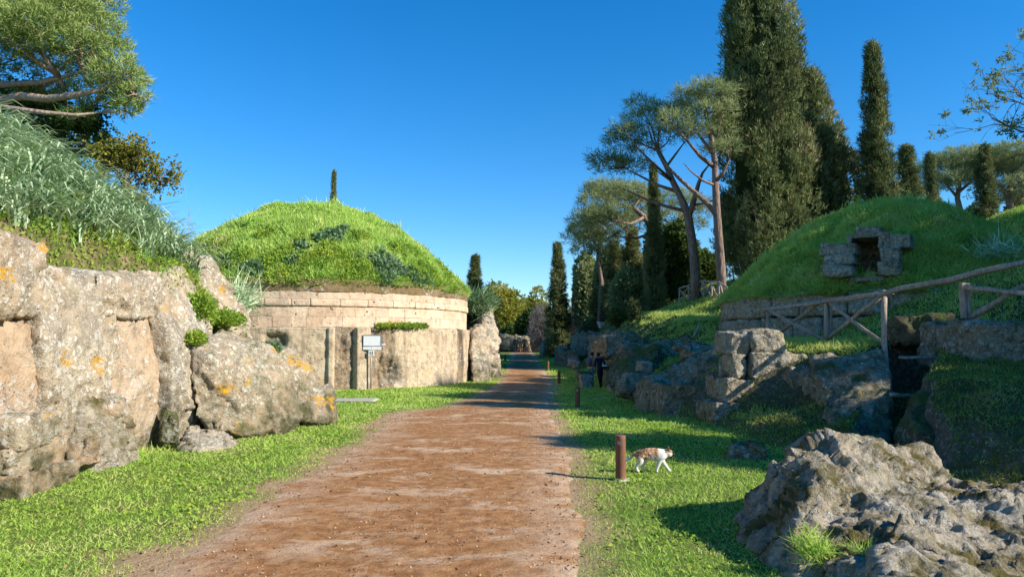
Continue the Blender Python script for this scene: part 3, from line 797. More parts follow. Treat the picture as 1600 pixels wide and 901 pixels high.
# core behind the blocks, and the grass dome
tc_ = np.linspace(0, 2 * math.pi, 97)
T1, T2 = np.meshgrid(tc_, np.array([0., 3.55]), indexing='ij')
link('core', mesh_np('core', np.stack([np.cos(T1) * 6.05, np.sin(T1) * 6.05, T2], -1).reshape(-1, 3), grid_faces(97, 2), MAT['drum_rough']), tum)
_rh = np.random.RandomState(9)
HUM = [(5.8 * math.sqrt(u) * math.cos(cam_ang + v), 5.8 * math.sqrt(u) * math.sin(cam_ang + v), h_, q_) for u, v, h_, q_ in zip(_rh.uniform(.1, .9, 26), _rh.uniform(-1.3, 1.3, 26), _rh.uniform(.05, .19, 26), _rh.uniform(.22, .55, 26))]
def dome1_z(x, y):
    r_ = np.clip(np.hypot(x, y) / 6.5, 0, 1.05)
    n = fbm(xy0(np.ravel(x) * .55, np.ravel(y) * .55), 3).reshape(np.shape(x))
    n2 = fbm(xy0(np.ravel(x) * 1.5 + 4, np.ravel(y) * 1.5), 3).reshape(np.shape(x))
    for hx, hy, hh, hr in HUM: n2 = n2 + hh * np.exp(-((np.asarray(x) - hx) ** 2 + (np.asarray(y) - hy) ** 2) / hr ** 2) / (.22 * (1 - .75 * r_))
    return 3.52 + 3.62 * np.maximum(0, 1 - r_ ** 2.0) ** .92 * (1 - .17 * sstep(.3, -6.2, x)) + .24 * n + .22 * n2 * (1 - r_ * .75)
rd = np.linspace(0, 1.0, 60)
T1, T2 = np.meshgrid(np.linspace(0, 2 * math.pi, 161), rd, indexing='ij')
dx_, dy_ = np.cos(T1) * T2 * 6.5, np.sin(T1) * T2 * 6.5
link('grass_dome', mesh_np('grass_dome', np.stack([dx_, dy_, dome1_z(dx_, dy_)], -1).reshape(-1, 3), grid_faces(161, 60), MAT['dome'], None, True), tum)

# ------------------------------------------------------------------ smaller tumulus on the terrace to the right
RC, RR = np.array([13.3, 26.2]), 5.75
tum2 = empty('tumulus', (RC[0], RC[1], 1.7), 'shaded round tomb on the terrace with a stone doorway in its grassy dome', 'tumulus')
ca2 = math.atan2(-RC[1], -RC[0])
rng = random.Random(12)
for z0, z1, rad_ in ((1.25, 2.32, 5.78), (2.34, 3.1, 5.72)):
    a = ca2 - 1.7
    while a < ca2 + 1.9:
        wd = rng.uniform(.9, 1.5); st = wd / rad_
        am = a + st / 2
        c = (RC[0] + math.cos(am) * (rad_ - .35), RC[1] + math.sin(am) * (rad_ - .35), (z0 + z1) / 2)
        rock_part(tum2, [box_pts(c, (.7, wd - .02, z1 - z0 - .01), am, (0, 0), .03, rng.randrange(999))], .075, MAT['block_rock'], name='block', amp=.04, freq=1.5, crag=.022, cfreq=2.6, seed=rng.randrange(60), smooth=1)
        a += st
def dome2_z(x, y):
    r_ = np.clip(np.hypot(x, y) / 5.75, 0, 1.05)
    n = fbm(xy0(np.ravel(x) * .6 + 30, np.ravel(y) * .6), 3).reshape(np.shape(x))
    n2 = fbm(xy0(np.ravel(x) * 1.7 + 14, np.ravel(y) * 1.7), 3).reshape(np.shape(x))
    return 1.3 + 3.5 * np.maximum(0, 1 - r_ ** 1.75) * (1 + .0 * x) + .2 * n + .09 * n2 * (1 - r_ * .6)       # relative to the thing's base at z = 1.7
# dromos cut: direction towards the photo column of the doorway
DOOR = P(1352, 430, 21.3)
dd = np.array([DOOR.x - RC[0], DOOR.y - RC[1]]); d_ang = math.atan2(dd[1], dd[0]); dcs, dsn = math.cos(d_ang), math.sin(d_ang)
door_r = np.linalg.norm(dd); door_z = DOOR.z - 1.7
def dome2(x, y):
    z = dome2_z(x, y)
    a = x * dcs + y * dsn; b = -x * dsn + y * dcs
    cut = (1 - sstep(.36, .55, np.abs(b))) * sstep(door_r - 2.5, door_r - 2.3, a)
    return z * (1 - cut) + np.minimum(z, door_z - .03) * cut
T1, T2 = np.meshgrid(np.linspace(0, 2 * math.pi, 221), np.linspace(0, 1.0, 70), indexing='ij')
dx_, dy_ = np.cos(T1) * T2 * 5.75, np.sin(T1) * T2 * 5.75
link('grass_dome', mesh_np('grass_dome', np.stack([dx_, dy_, dome2(dx_, dy_)], -1).reshape(-1, 3), grid_faces(221, 70), MAT['dome'], None, True), tum2)
m3 = empty('grass_mound', (26.5, 36.5, 3.2), 'sunlit grassy mound at the right edge behind the small tomb', 'mound')
def dome3_z(x, y):
    r_ = np.clip(np.hypot(x, y) / 7.0, 0, 1.05); n = fbm(xy0(np.ravel(x) * .6 + 70, np.ravel(y) * .6), 4).reshape(np.shape(x))
    return .2 + 5.0 * np.maximum(0, 1 - r_ ** 1.8) + .25 * n
T1, T2 = np.meshgrid(np.linspace(0, 2 * math.pi, 91), np.linspace(0, 1.0, 30), indexing='ij')
link('turf', mesh_np('turf', np.stack([np.cos(T1) * T2 * 7, np.sin(T1) * T2 * 7, dome3_z(np.cos(T1) * T2 * 7, np.sin(T1) * T2 * 7)], -1).reshape(-1, 3), grid_faces(91, 30), MAT['dome'], None, True), m3)
def door_pt(out, side, z):
    return Vector((RC[0] + dcs * (door_r + out) - dsn * side, RC[1] + dsn * (door_r + out) + dcs * side, 1.7 + door_z + z))
# side > 0 lies to the right of someone leaving the tomb, that is left in the photo when negative
sgn = -1 if (P(1300, 400, 21) - P(1352, 400, 21)).dot(Vector((-dsn, dcs, 0))) < 0 else 1
for (o_, s_, z_, sx, sy, sz) in [(-.55, .78, .18, .9, .85, .34), (-.80, .76, .52, .9, .80, .32), (-1.08, .82, .88, .85, 1.0, .38),
                                 (-.66, -.60, .20, .9, .55, .42), (-.95, -.60, .60, .9, .52, .40), (-1.18, -.70, 1.02, .8, .86, .42), (-1.45, .02, 1.36, .9, .66, .36)]:
    c = door_pt(o_, s_ * sgn, z_)
    rock_part(tum2, [box_pts(c, (sx, sy, sz), d_ang, (random.Random(int(z_ * 100)).uniform(-.04, .04), 0), .025, int(s_ * 100 + z_ * 10))], .035, MAT['block_rock'], name='door_block', amp=.03, freq=2.2, crag=.018, cfreq=3.5, seed=int(z_ * 50), smooth=1)
# dark chamber behind the doorway
bm = bmesh.new()
rm = Matrix.Rotation(d_ang, 3, 'Z')
c = door_pt(-1.45, 0, .55)
for (o_, s_, z_, sx, sy, sz) in [(-1.5, .5, .6, 1.6, .12, 1.4), (-1.5, -.5, .6, 1.6, .12, 1.4), (-2.3, 0, .6, .12, 1.1, 1.4), (-1.5, 0, 1.25, 1.5, .88, .12), (-1.2, 0, -.09, 2.0, .88, .12)]:
    add_box(bm, door_pt(o_, s_ * sgn, z_) - Vector(tum2.location), (sx, sy, sz), rm)
link('chamber', bm_mesh('chamber', bm, MAT['shade_rock']), tum2)

# ------------------------------------------------------------------ stone blocks and rocks on the right
ruin = empty('block_wall', (4.95, 15.0, .2), 'ruined wall corner of big lichen-covered blocks stacked at the edge of the terrace', 'ruined wall')
def pbox(x0, x1, y_t, y_b, D, depth, rz=0.0, tilt=(0, 0), jit=.04, seed=0):
    a, b = P(x0, y_t, D), P(x1, y_b, D)
    if x0 > CX:        # the left flank of a block right of the axis is seen too: x0 is its far edge
        xl = (x0 - CX) / F_PX * (D + .35 * depth); a.x = min(xl, b.x - .6 * (b.x - a.x))
    return box_pts(((a.x + b.x) / 2, D + depth / 2, (a.z + b.z) / 2), (abs(b.x - a.x), depth, abs(a.z - b.z)), rz, tilt, jit, seed)
BR = MAT['block_rock']
for k, (x0, x1, yt, yb, D, dp, rz, tl) in enumerate([
        (1130, 1172, 518, 552, 14.8, 1.0, .05, (0, .03)), (1166, 1228, 517, 553, 14.7, 1.0, .0, (0, -.02)),
        (1134, 1166, 554, 592, 14.75, .9, .03, (0, 0)), (1165, 1264, 553, 596, 14.65, .95, -.04, (0, .03)),
        (1117, 1176, 594, 628, 14.5, 1.1, .06, (0, .02)), (1174, 1246, 594, 629, 14.55, 1.1, -.02, (0, -.02)),
        (1103, 1178, 630, 668, 14.3, 1.3, .05, (0, -.04)), (1176, 1254, 630, 672, 14.4, 1.3, 0, (0, .05))]):
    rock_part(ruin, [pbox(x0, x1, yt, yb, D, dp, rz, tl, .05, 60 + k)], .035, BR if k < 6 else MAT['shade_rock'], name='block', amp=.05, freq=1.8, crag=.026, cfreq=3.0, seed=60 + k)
SR = MAT['shade_rock']
def rk(label, hulls, mat=SR, vox=.045, cat='rock', seed=0, amp=.09, freq=1.4, crag=.045, cfreq=2.4, group=None, name='rock'):
    return rock_thing(name, hulls, vox, mat, label, cat, group, amp=amp, freq=freq, crag=crag, cfreq=cfreq, seed=seed)
rk('flat-topped long block leaning out of the bank left of the ruined wall', [pbox(1024, 1104, 604, 648, 16.2, .9, .1, (0, -.1), .1, 71)], seed=71)
rk('pale slab lying on the jumbled stones of the bank', [pbox(1008, 1068, 588, 606, 17.6, .9, .05, (.1, -.06), .06, 72)], BR, .035, seed=72, amp=.05)
rk('grey slab standing tilted at the foot of the bank, nearest the couple', [pbox(968, 1006, 584, 622, 19.3, .6, .35, (-.15, .35), .12, 73)], seed=73)
rk('broken jagged stone wedged between the tilted slab and the long block', [pbox(998, 1036, 602, 648, 17.0, .6, .3, (0, .3), .14, 74)], seed=74)
rk('small pale upright block on top of the bank stones', [pbox(996, 1018, 566, 584, 19.8, .4, .2, (0, .06), .03, 75)], BR, .03, seed=75, amp=.03)
rk('rough rocky spur running down the bank beside the ruined wall', [[P(1030, 590, 18), P(1110, 545, 18.2), P(1130, 560, 17), P(1125, 640, 16.4), P(1050, 612, 17.4), P(1110, 560, 21), P(1040, 580, 21), P(1125, 660, 18.5)]], seed=76, amp=.14)
rk('lump of grey rock at the turn of the bank behind the couple', [[P(948, 590, 24), P(980, 545, 24), P(1030, 540, 23), P(1010, 600, 21.5), P(965, 612, 21.8), P(1050, 560, 25), P(960, 560, 27), P(1020, 610, 24)]], MAT['turf_rock'], .055, seed=77, amp=.14)
rk('round-topped stone just above the heads of the couple', [pbox(928, 958, 536, 562, 33, 1.0, .1, (0, 0), .1, 78)], SR, .05, seed=78)
rk('small half-buried blue-grey stone in the grass at the foot of the dark bank', [pbox(1140, 1196, 694, 722, 10.3, .45, -.15, (.12, .12), .05, 79)], SR, .025, seed=79, amp=.04, cfreq=4)
rk('heavy lichened lintel block jutting from the slope under the right fence', [pbox(1486, 1680, 506, 578, 12.4, 1.6, .06, (0, -.02), .08, 80)], SR, .045, seed=80, amp=.09)
rk('low mossy ledge of rock under the heavy lintel block', [pbox(1480, 1660, 584, 612, 12.5, 1.5, .0, (0, -.05), .08, 81)], MAT['turf_rock'], .05, seed=81, amp=.1)
rk('turf-topped rock bridging the dark tomb passage', [[P(1385, 500, 14.6), P(1492, 490, 14.2), P(1490, 532, 14.0), P(1400, 538, 14.4), P(1380, 520, 16.5), P(1500, 500, 16.5), P(1500, 545, 16.2), P(1380, 550, 16.2)]], MAT['turf_rock'], .05, seed=82, amp=.12)
rk('smooth mossy rock face on the left side of the tomb passage', [[P(1268, 560, 13.6), P(1375, 548, 13.4), P(1392, 600, 12.2), P(1392, 690, 11.4), P(1318, 690, 11.3), P(1290, 640, 12.2), P(1270, 560, 15), P(1375, 548, 15), Vector((5.0, 12.0, -.2)), Vector((5.6, 11.6, -.2)), Vector((6.3, 13.6, -.2))]], SR, .05, seed=83, amp=.12)
rk('broad mossy hump of rock on the right of the tomb passage', [[P(1418, 640, 10.4), P(1470, 600, 11.4), P(1600, 582, 11.6), P(1720, 590, 11.2), P(1700, 760, 8.9), P(1560, 770, 8.9), P(1450, 715, 9.6), P(1400, 690, 10.6), Vector((7.0, 13, .3)), Vector((10, 12.5, .3)), Vector((7, 12.6, 1.0)), Vector((9.5, 9, .2))]], MAT['turf_rock'], .055, seed=84, amp=.12)
for x0, x1, yt, yb, D, dp, rz, lab in [(944, 1000, 524, 550, 29, 1.2, .3, 'long jagged ledge high on the far bank beyond the couple'), (1006, 1070, 534, 562, 24.5, 1.2, .2, 'jagged ledge in the middle of the grassy bank'), (1066, 1126, 540, 572, 20.6, 1.2, .15, 'jagged ledge under the grass just left of the ruined wall'),
                                       (1180, 1292, 650, 690, 13.0, 1.2, .12, 'mossy ledge at the very foot of the ruined wall, on its right'), (1256, 1338, 588, 640, 13.3, 1.2, .1, 'dark stepped ledge right of the ruined wall'), (1440, 1562, 634, 672, 10.6, 1.0, -.1, 'mossy ledge on the hump behind the sunlit boulder'), (1556, 1680, 684, 722, 9.6, .9, -.1, 'low mossy ledge at the right edge behind the sunlit boulder')]:
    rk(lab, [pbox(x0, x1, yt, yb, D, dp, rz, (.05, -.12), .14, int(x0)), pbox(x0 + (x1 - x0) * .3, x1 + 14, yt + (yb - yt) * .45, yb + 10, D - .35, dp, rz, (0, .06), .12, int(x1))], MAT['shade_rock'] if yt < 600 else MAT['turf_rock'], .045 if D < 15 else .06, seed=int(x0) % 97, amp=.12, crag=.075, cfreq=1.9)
# big sunlit boulder in the right foreground
rock_thing('boulder', [[P(1150, 800, 6.7), P(1178, 755, 6.75), P(1255, 700, 6.4), P(1300, 690, 6.5), P(1395, 712, 7.2), P(1440, 712, 7.6), P(1452, 742, 7.5), P(1400, 800, 6.4), P(1240, 850, 5.3), P(1190, 880, 5.5), P(1255, 930, 5.0), P(1150, 820, 6.9), P(1290, 830, 5.5), P(1280, 735, 6.0), Vector((2.1, 6.9, -.2)), Vector((2.2, 5.2, -.2)), Vector((4.2, 7.9, -.1)), Vector((4.3, 6.4, -.1)), Vector((3.2, 7.7, .3))],
        [P(1330, 780, 5.9), P(1450, 745, 7.0), P(1600, 775, 6.8), P(1750, 790, 6.6), P(1750, 920, 4.9), P(1500, 920, 4.7), P(1320, 940, 4.6), P(1280, 860, 5.2), Vector((2.4, 4.8, -.2)), Vector((5.6, 4.6, -.2)), Vector((5.8, 7.4, -.2)), Vector((3.6, 7.4, -.1)), P(1430, 800, 6.0)],
        [P(1500, 780, 6.2), P(1550, 768, 6.5), P(1640, 775, 6.4), P(1680, 830, 5.6), P(1560, 850, 5.4), P(1500, 830, 5.6), Vector((5, 6.4, 0)), Vector((4.2, 6.3, 0)), Vector((4.0, 5.4, .1))],
        [P(1380, 880, 4.9), P(1450, 868, 5.0), P(1470, 910, 4.7), P(1390, 930, 4.5), Vector((2.6, 4.9, 0)), Vector((2.9, 4.4, 0)), Vector((2.5, 4.3, 0))]],
        .021, MAT['boulder'], 'large rugged sunlit boulder with mossy hollows in the right foreground', 'boulder', amp=.08, freq=2.2, crag=.062, cfreq=1.9, ridge=.05, seed=90, smooth=2)

# rock outcrop beyond the great tumulus, with the agave-grown bank
rk('tall pale rock corner beside the carved tomb, sunlit side towards the path', [[P(735, 520, 30), P(752, 505, 30.5), P(762, 560, 29.8), P(764, 600, 29.5), P(736, 602, 29), P(735, 520, 34), P(764, 600, 33), P(735, 600, 34), P(756, 520, 33)]], MAT['cliff'], .08, seed=91, amp=.16, crag=.1, cfreq=1.5)
rk('jutting shaded rock second along beyond the carved tomb', [[P(752, 470, 36), P(768, 480, 36), P(778, 545, 35), P(781, 598, 34), P(755, 602, 33.5), P(735, 480, 41), P(781, 590, 39), P(740, 600, 40), P(765, 480, 40)]], MAT['cliff'], .09, seed=92, amp=.2, crag=.12, cfreq=1.3)
rk('upright rock edge farthest along the left side of the path', [[P(752, 478, 44), P(771, 500, 43.5), P(778, 575, 43), P(750, 580, 42.5), P(740, 480, 50), P(776, 560, 50), P(740, 575, 50)]], MAT['cliff'], .1, seed=93, amp=.2, crag=.12, cfreq=1.3)
rk('low boulder in the grass at the foot of the outcrop', [pbox(762, 777, 576, 592, 33.5, .8, .2, (0, .1), .06, 94)], MAT['cliff'], .05, seed=94, amp=.05)
# terrace wall of vertical rock farther along on the right
for k, (x0, x1, y0, y1, D) in enumerate([(900, 924, 526, 548, 52), (916, 944, 525, 546, 47), (936, 966, 524, 548, 42)]):
    rk(['grey upright rock face of the far terrace, farthest section', 'grey upright rock face of the far terrace, middle section', 'grey upright rock face of the far terrace, nearest section'][k],
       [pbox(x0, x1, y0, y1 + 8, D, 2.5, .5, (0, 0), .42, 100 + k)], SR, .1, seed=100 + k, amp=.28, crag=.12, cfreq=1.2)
for k, (x0, x1, y0, y1, D, mt, lb) in enumerate([
        (870, 902, 548, 572, 46, 'shade_rock', 'sprawling grey outcrop at the right edge of the path, past the bollards'), (872, 884, 540, 553, 50, 'cliff', 'small white rock catching the sun on the grey outcrop'),
        (846, 872, 536, 556, 66, 'shade_rock', 'long low grey rock beside the far part of the path'), (888, 900, 560, 570, 42, 'block_rock', 'small pale stone lying on the grass slope below the outcrop'),
        (936, 946, 503, 511, 44, 'cliff', 'rounded pale stone on the crest of the sunlit terrace'), (905, 925, 586, 606, 27.0, 'block_rock', 'squared grey stone block on the grass by the couple'),
        (903, 922, 580, 592, 28.6, 'turf_rock', 'dark squared stone behind the grey block by the couple'), (896, 906, 566, 574, 39, 'shade_rock', 'small dark stone below the terrace rock face')]):
    rk(lb, [pbox(x0, x1, y0, y1 + 2, D, max(.5, (x1 - x0) * D / F_PX * .8), .2, (0, .05), .05 + .02 * (k == 0), 110 + k)], MAT[mt], .05 if D < 45 else .08, seed=110 + k, amp=.05 if k in (5, 6) else .1, crag=.02 if k in (5, 6) else .07, cat='stone')
rr_ = random.Random(17)
ORD = 'first second third fourth fifth sixth seventh eighth ninth tenth eleventh twelfth thirteenth fourteenth fifteenth sixteenth seventeenth eighteenth nineteenth twentieth'.split()
ys_ = sorted(rr_.uniform(15.5, 46) for _ in range(20))
for k, y in enumerate(ys_):
    x = float(np.interp(y, BX_Y, BX_X)) + rr_.uniform(-.5, 1.6); z0 = gz0(x, y); sz = rr_.uniform(.22, .6)
    rk('%s %s stone half buried at the foot of the bank, %s past the ruin' % ('small' if sz < .35 else 'middling' if sz < .47 else 'large', ['grey', 'pale lichened', 'dark mossy'][k % 3], ORD[k]),
       [box_pts((x, y, z0 + sz * .15), (sz * rr_.uniform(.9, 1.7), sz * rr_.uniform(.7, 1.2), sz * rr_.uniform(.6, .9)), rr_.uniform(0, 3), (rr_.uniform(-.4, .4), rr_.uniform(-.4, .4)), sz * .14, 300 + k)], [SR, BR, MAT['turf_rock']][k % 3], max(.03, sz * .07), seed=300 + k, amp=sz * .1, crag=sz * .12, cfreq=1.4 / sz, cat='stone', group='stones strewn along the foot of the bank', name='rubble_stone')
# low walls closing the far end of the path
for k, (x0, x1, y0, y1, D) in enumerate([(770, 826, 527, 545, 88), (822, 862, 524, 546, 90), (856, 905, 516, 545, 82)]):
    rk(['low dark stone bank closing the path at the left', 'low dark stone bank closing the path at the right', 'dark stone bank under the shrubs past the path end'][k], [pbox(x0, x1, y0, y1 + 4, D, 3, 0, (0, 0), .3, 120 + k)], MAT['shade_rock' if k < 2 else 'turf_rock'], .15, seed=120 + k, amp=.3, crag=.2, cfreq=.8, cat='bank')
slab = link('stone_slab', sculpt('stone_slab', [box_pts((0, 0, 0), (1.35, .8, .07), .0, (0, 0), .01, 5)], .03, MAT['slab'], amp=.01, crag=.0, smooth=1)); slab.location = (-4.3, 20.1, .035)
tag(slab, 'thin flat pale slab lying in the grass in front of the carved tomb', 'stone slab')

# ------------------------------------------------------------------ trees
def crown_from(anch, outw, per, L, W, rng, mat, name, spread=.7, up=.3, kind='tri', tint_c=None):
    n = len(anch)
    Pn = np.repeat(anch, per, 0) + rng.normal(size=(n * per, 3)) * (L * .28)
    Dn = unit(np.repeat(outw, per, 0) + rng.normal(size=(n * per, 3)) * spread + np.array([0, 0, up]))
    Ls = L * rng.uniform(.6, 1.3, n * per); Ws = W * rng.uniform(.7, 1.3, n * per)
    V, Fq = (blades if kind == 'tri' else diamonds)(Pn, Dn, Ls, Ws, rng)
    k = 3 if kind == 'tri' else 4
    base = rng.uniform(0, 1, n) if tint_c is None else tint_c
    t = np.clip(np.repeat(base, per) * .6 + rng.uniform(0, .4, n * per), 0, 1)
    return V, Fq, np.repeat(t, k)
def cyp_mesh(H, prof, n, per, L, W, seed, lump=.3, lobes=0, core=True, fl=1.0, nscale=None):
    """tall evergreen: prof(t)-> half width at relative height t"""
    rng = np.random.RandomState(seed)
    t = rng.uniform(0, 1, n * 3); wgt = prof(t); keep = rng.uniform(0, wgt.max(), n * 3) < wgt + .1 * wgt.max()
    t = t[keep][:n]; a = rng.uniform(0, 2 * np.pi, len(t)); rr = prof(t)
    ns = nscale or 1.6 / max(.3, prof(np.array([.4]))[0])
    q = np.stack([np.cos(a) * rr, np.sin(a) * rr, t * H * .55], 1)
    nz_ = fbm(q * ns + seed, 3) + .6 * perlin(q * ns * 2.7 + seed)
    rad = rr * (1 - lump * .35 + lump * nz_) * (1 - .22 * rng.uniform(0, 1, len(t)) ** 2)
    anch = np.stack([np.cos(a) * rad, np.sin(a) * rad, t * H + H * .012], 1)
    outw = np.stack([np.cos(a) * .55, np.sin(a) * .55, np.full(len(t), .9)], 1)
    w0 = prof(np.array([.4]))[0]; npl = int(34 * H / w0 / 2.2); m = len(t) // npl + 1
    pt = rng.uniform(0, .97, npl); pa = rng.uniform(0, 2 * np.pi, npl); pr = prof(pt) * rng.uniform(.6, .93, npl); ps = w0 * rng.uniform(.13, .34, npl); ptint = np.clip(rng.normal(.48, .3, npl), .0, .95)
    ptint[rng.uniform(0, 1, npl) < .035] = 1.35
    i = np.repeat(np.arange(npl), m); d = unit(rng.normal(size=(len(i), 3))); d[:, 2] = np.abs(d[:, 2]) * rng.choice([1, 1, -.7], len(i))
    pc = np.stack([np.cos(pa) * pr, np.sin(pa) * pr, pt * H * .98], 1)
    anch2 = pc[i] + d * (ps[i])[:, None] * np.array([1, 1, 2.6]) * rng.uniform(.6, 1.05, len(i))[:, None]
    out2 = np.stack([np.cos(pa)[i] * .3 + d[:, 0] * .5, np.sin(pa)[i] * .3 + d[:, 1] * .5, np.full(len(i), .9)], 1)
    h2 = len(t) // 7
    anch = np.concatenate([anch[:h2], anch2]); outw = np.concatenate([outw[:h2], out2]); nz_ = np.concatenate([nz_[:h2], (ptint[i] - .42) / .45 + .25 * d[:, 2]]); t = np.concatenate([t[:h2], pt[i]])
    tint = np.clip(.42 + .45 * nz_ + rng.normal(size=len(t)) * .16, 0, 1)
    V, Fq, T_ = crown_from(anch, outw, per, L, W, rng, None, 'c', .62 * fl, .22, 'tri', tint)
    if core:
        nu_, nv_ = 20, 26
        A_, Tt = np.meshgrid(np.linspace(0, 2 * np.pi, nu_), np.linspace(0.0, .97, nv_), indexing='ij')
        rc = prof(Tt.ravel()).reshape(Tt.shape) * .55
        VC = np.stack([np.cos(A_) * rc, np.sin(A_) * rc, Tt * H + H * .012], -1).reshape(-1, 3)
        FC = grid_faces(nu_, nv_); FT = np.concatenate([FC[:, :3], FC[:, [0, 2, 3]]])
        Fq = np.concatenate([Fq, FT + len(V)]); V = np.concatenate([V, VC]); T_ = np.concatenate([T_, np.full(len(VC), .02)])  # core coloured near black: shade painted into gaps between plumes
    return mesh_np('crown', V, Fq, MAT['cypress'], {'tint': T_})
def trunk_mesh(H, r0, mat, bend=.0, seed=0, name='trunk'):
    t = Tubes(); rng = random.Random(seed)
    t.add([(bend * math.sin(k * .6), bend * math.cos(k * .9) - bend, H * k / 8) for k in range(9)], [r0 * (1.25 if k == 0 else 1 - .1 * k) for k in range(9)], 9, .04, seed)
    return t.mesh(name, mat)
def gz(x, y): return float(ground_z(np.array([x]), np.array([y]))[0])
def tree(name, loc, label, cat, crown, trunk, group=None, sink=.15, s=(1, 1, 1), rz=0.0):
    e = empty(name, (loc[0], loc[1], loc[2] - sink), label, cat, group, rz); e.scale = s
    link('trunk', trunk, e); link('crown', crown, e)
    return e
def copy_tree(o, loc, rz, s, label, group=None):
    r_ = o.copy(); COL.objects.link(r_); r_.location = loc; r_.rotation_euler = (0, 0, rz); r_.scale = s
    r_['label'] = label
    if group: r_['group'] = group
    elif 'group' in r_: del r_['group']
    for ch in list(o.children):
        c = ch.copy(); COL.objects.link(c); c.parent = r_
    return r_
def prof_of(pts):
    xs, ys = zip(*pts); return lambda t: np.interp(t, xs, ys)

# great cypress group behind the small tumulus
CYG = 'tall cypresses on the right'
def site(px, D): 
    x = (px - CX) / F_PX * D; return (x, D, gz(x, D))
s0 = site(1197, 40)
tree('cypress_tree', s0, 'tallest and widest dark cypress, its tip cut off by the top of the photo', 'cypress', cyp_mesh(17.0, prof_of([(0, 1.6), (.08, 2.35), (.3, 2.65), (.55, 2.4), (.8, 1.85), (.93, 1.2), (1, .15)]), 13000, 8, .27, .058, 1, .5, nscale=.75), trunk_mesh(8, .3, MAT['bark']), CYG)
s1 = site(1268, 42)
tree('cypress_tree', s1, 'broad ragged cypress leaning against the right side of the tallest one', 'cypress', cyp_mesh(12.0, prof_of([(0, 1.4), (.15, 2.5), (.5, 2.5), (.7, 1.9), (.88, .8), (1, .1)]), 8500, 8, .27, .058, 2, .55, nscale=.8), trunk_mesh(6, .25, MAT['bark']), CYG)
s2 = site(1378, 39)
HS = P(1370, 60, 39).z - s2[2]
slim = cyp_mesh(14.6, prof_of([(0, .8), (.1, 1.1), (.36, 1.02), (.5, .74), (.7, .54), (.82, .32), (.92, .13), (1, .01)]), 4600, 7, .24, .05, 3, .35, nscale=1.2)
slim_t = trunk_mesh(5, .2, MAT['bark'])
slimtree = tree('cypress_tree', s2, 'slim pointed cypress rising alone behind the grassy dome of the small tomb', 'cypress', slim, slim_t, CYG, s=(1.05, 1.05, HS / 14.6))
for px, D, top, hw, lab in [(1426, 50, 222, 1.25, 'short lit cypress just right of the slim one'), (1463, 56, 234, .8, 'cypress tip between the lit cypress and the umbrella pines'), (1549, 43, 220, .8, 'narrow dark cypress in front of the umbrella pines'),
                            (1024, 47, 250, .62, 'thin ivy-dark cypress column among the tall pines'), (872, 66, 375, 1.05, 'dark cypress standing alone at the end of the path'), (899, 88, 414, .55, 'small far cypress, left one of a pair'), (915, 88, 420, .6, 'small far cypress, right one of a pair'),
                            (742, 62, 394, 1.0, 'squat cypress above the outcrop beyond the carved tomb'), (518, 58, 262, .48, 'thin cypress peeping over the grassy dome of the great tomb'),
                            (938, 60, 400, .9, 'dark cypress at the left edge of the pine grove'), (962, 55, 372, .9, 'dark cypress under the low pine crown'), (990, 52, 350, .95, 'dark cypress behind the two pine trunks'), (1050, 54, 345, 1.1, 'wide dark cypress between the pine trunks')]:
    x = (px - CX) / F_PX * D; z0 = gz(x, D); H = P(px, top, D).z - z0
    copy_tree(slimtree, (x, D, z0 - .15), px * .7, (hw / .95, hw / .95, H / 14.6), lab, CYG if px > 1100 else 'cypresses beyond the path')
# row outside the picture on the right that shades the bank
SH = 'shade cypresses on the right of the site'
loose = cyp_mesh(14.6, prof_of([(0, .8), (.1, 1.1), (.36, 1.02), (.5, .82), (.75, .66), (.92, .4), (1, .08)]), 1900, 6, .30, .075, 9, .4, core=False, nscale=1.2)
shade0 = None
SHL = ['first', 'second', 'third', 'fourth', 'fifth', 'sixth', 'seventh', 'eighth', 'ninth', 'tenth', 'eleventh', 'twelfth', 'thirteenth', 'fourteenth']
for k, (x, y, tip, wd) in enumerate([(15.5, 6.6, .7, 1.9), (16.5, 5.0, 1.9, 1.5), (19, 8.0, 3.2, 1.7), (22.5, 7.6, 4.0, 1.7), (18.5, 11.5, -1.6, 1.15), (20.5, 10.4, -1.3, 1.15), (22, 12.6, -2.4, 2.0), (26, 11.5, -2.2, 2.4), (25, 15.5, -1.9, 2.6), (29.5, 15, -2.3, 2.8), (28.5, 19.0, .6, 2.6), (33, 19.5, 1.2, 2.8), (33, 24, 3.4, 2.6), (35, 29, 5, 2.6)]):
    z0 = gz(x, y); h = (x - tip) / .927 * math.tan(SUN_EL) - z0
    lab = 'tall cypress standing outside the picture, %s of the row along the right side' % SHL[k]
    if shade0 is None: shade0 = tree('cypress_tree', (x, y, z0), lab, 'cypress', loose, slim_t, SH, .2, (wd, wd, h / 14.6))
    else: copy_tree(shade0, (x, y, z0 - .2), k * 1.3, (wd, wd, h / 14.6), lab, SH)

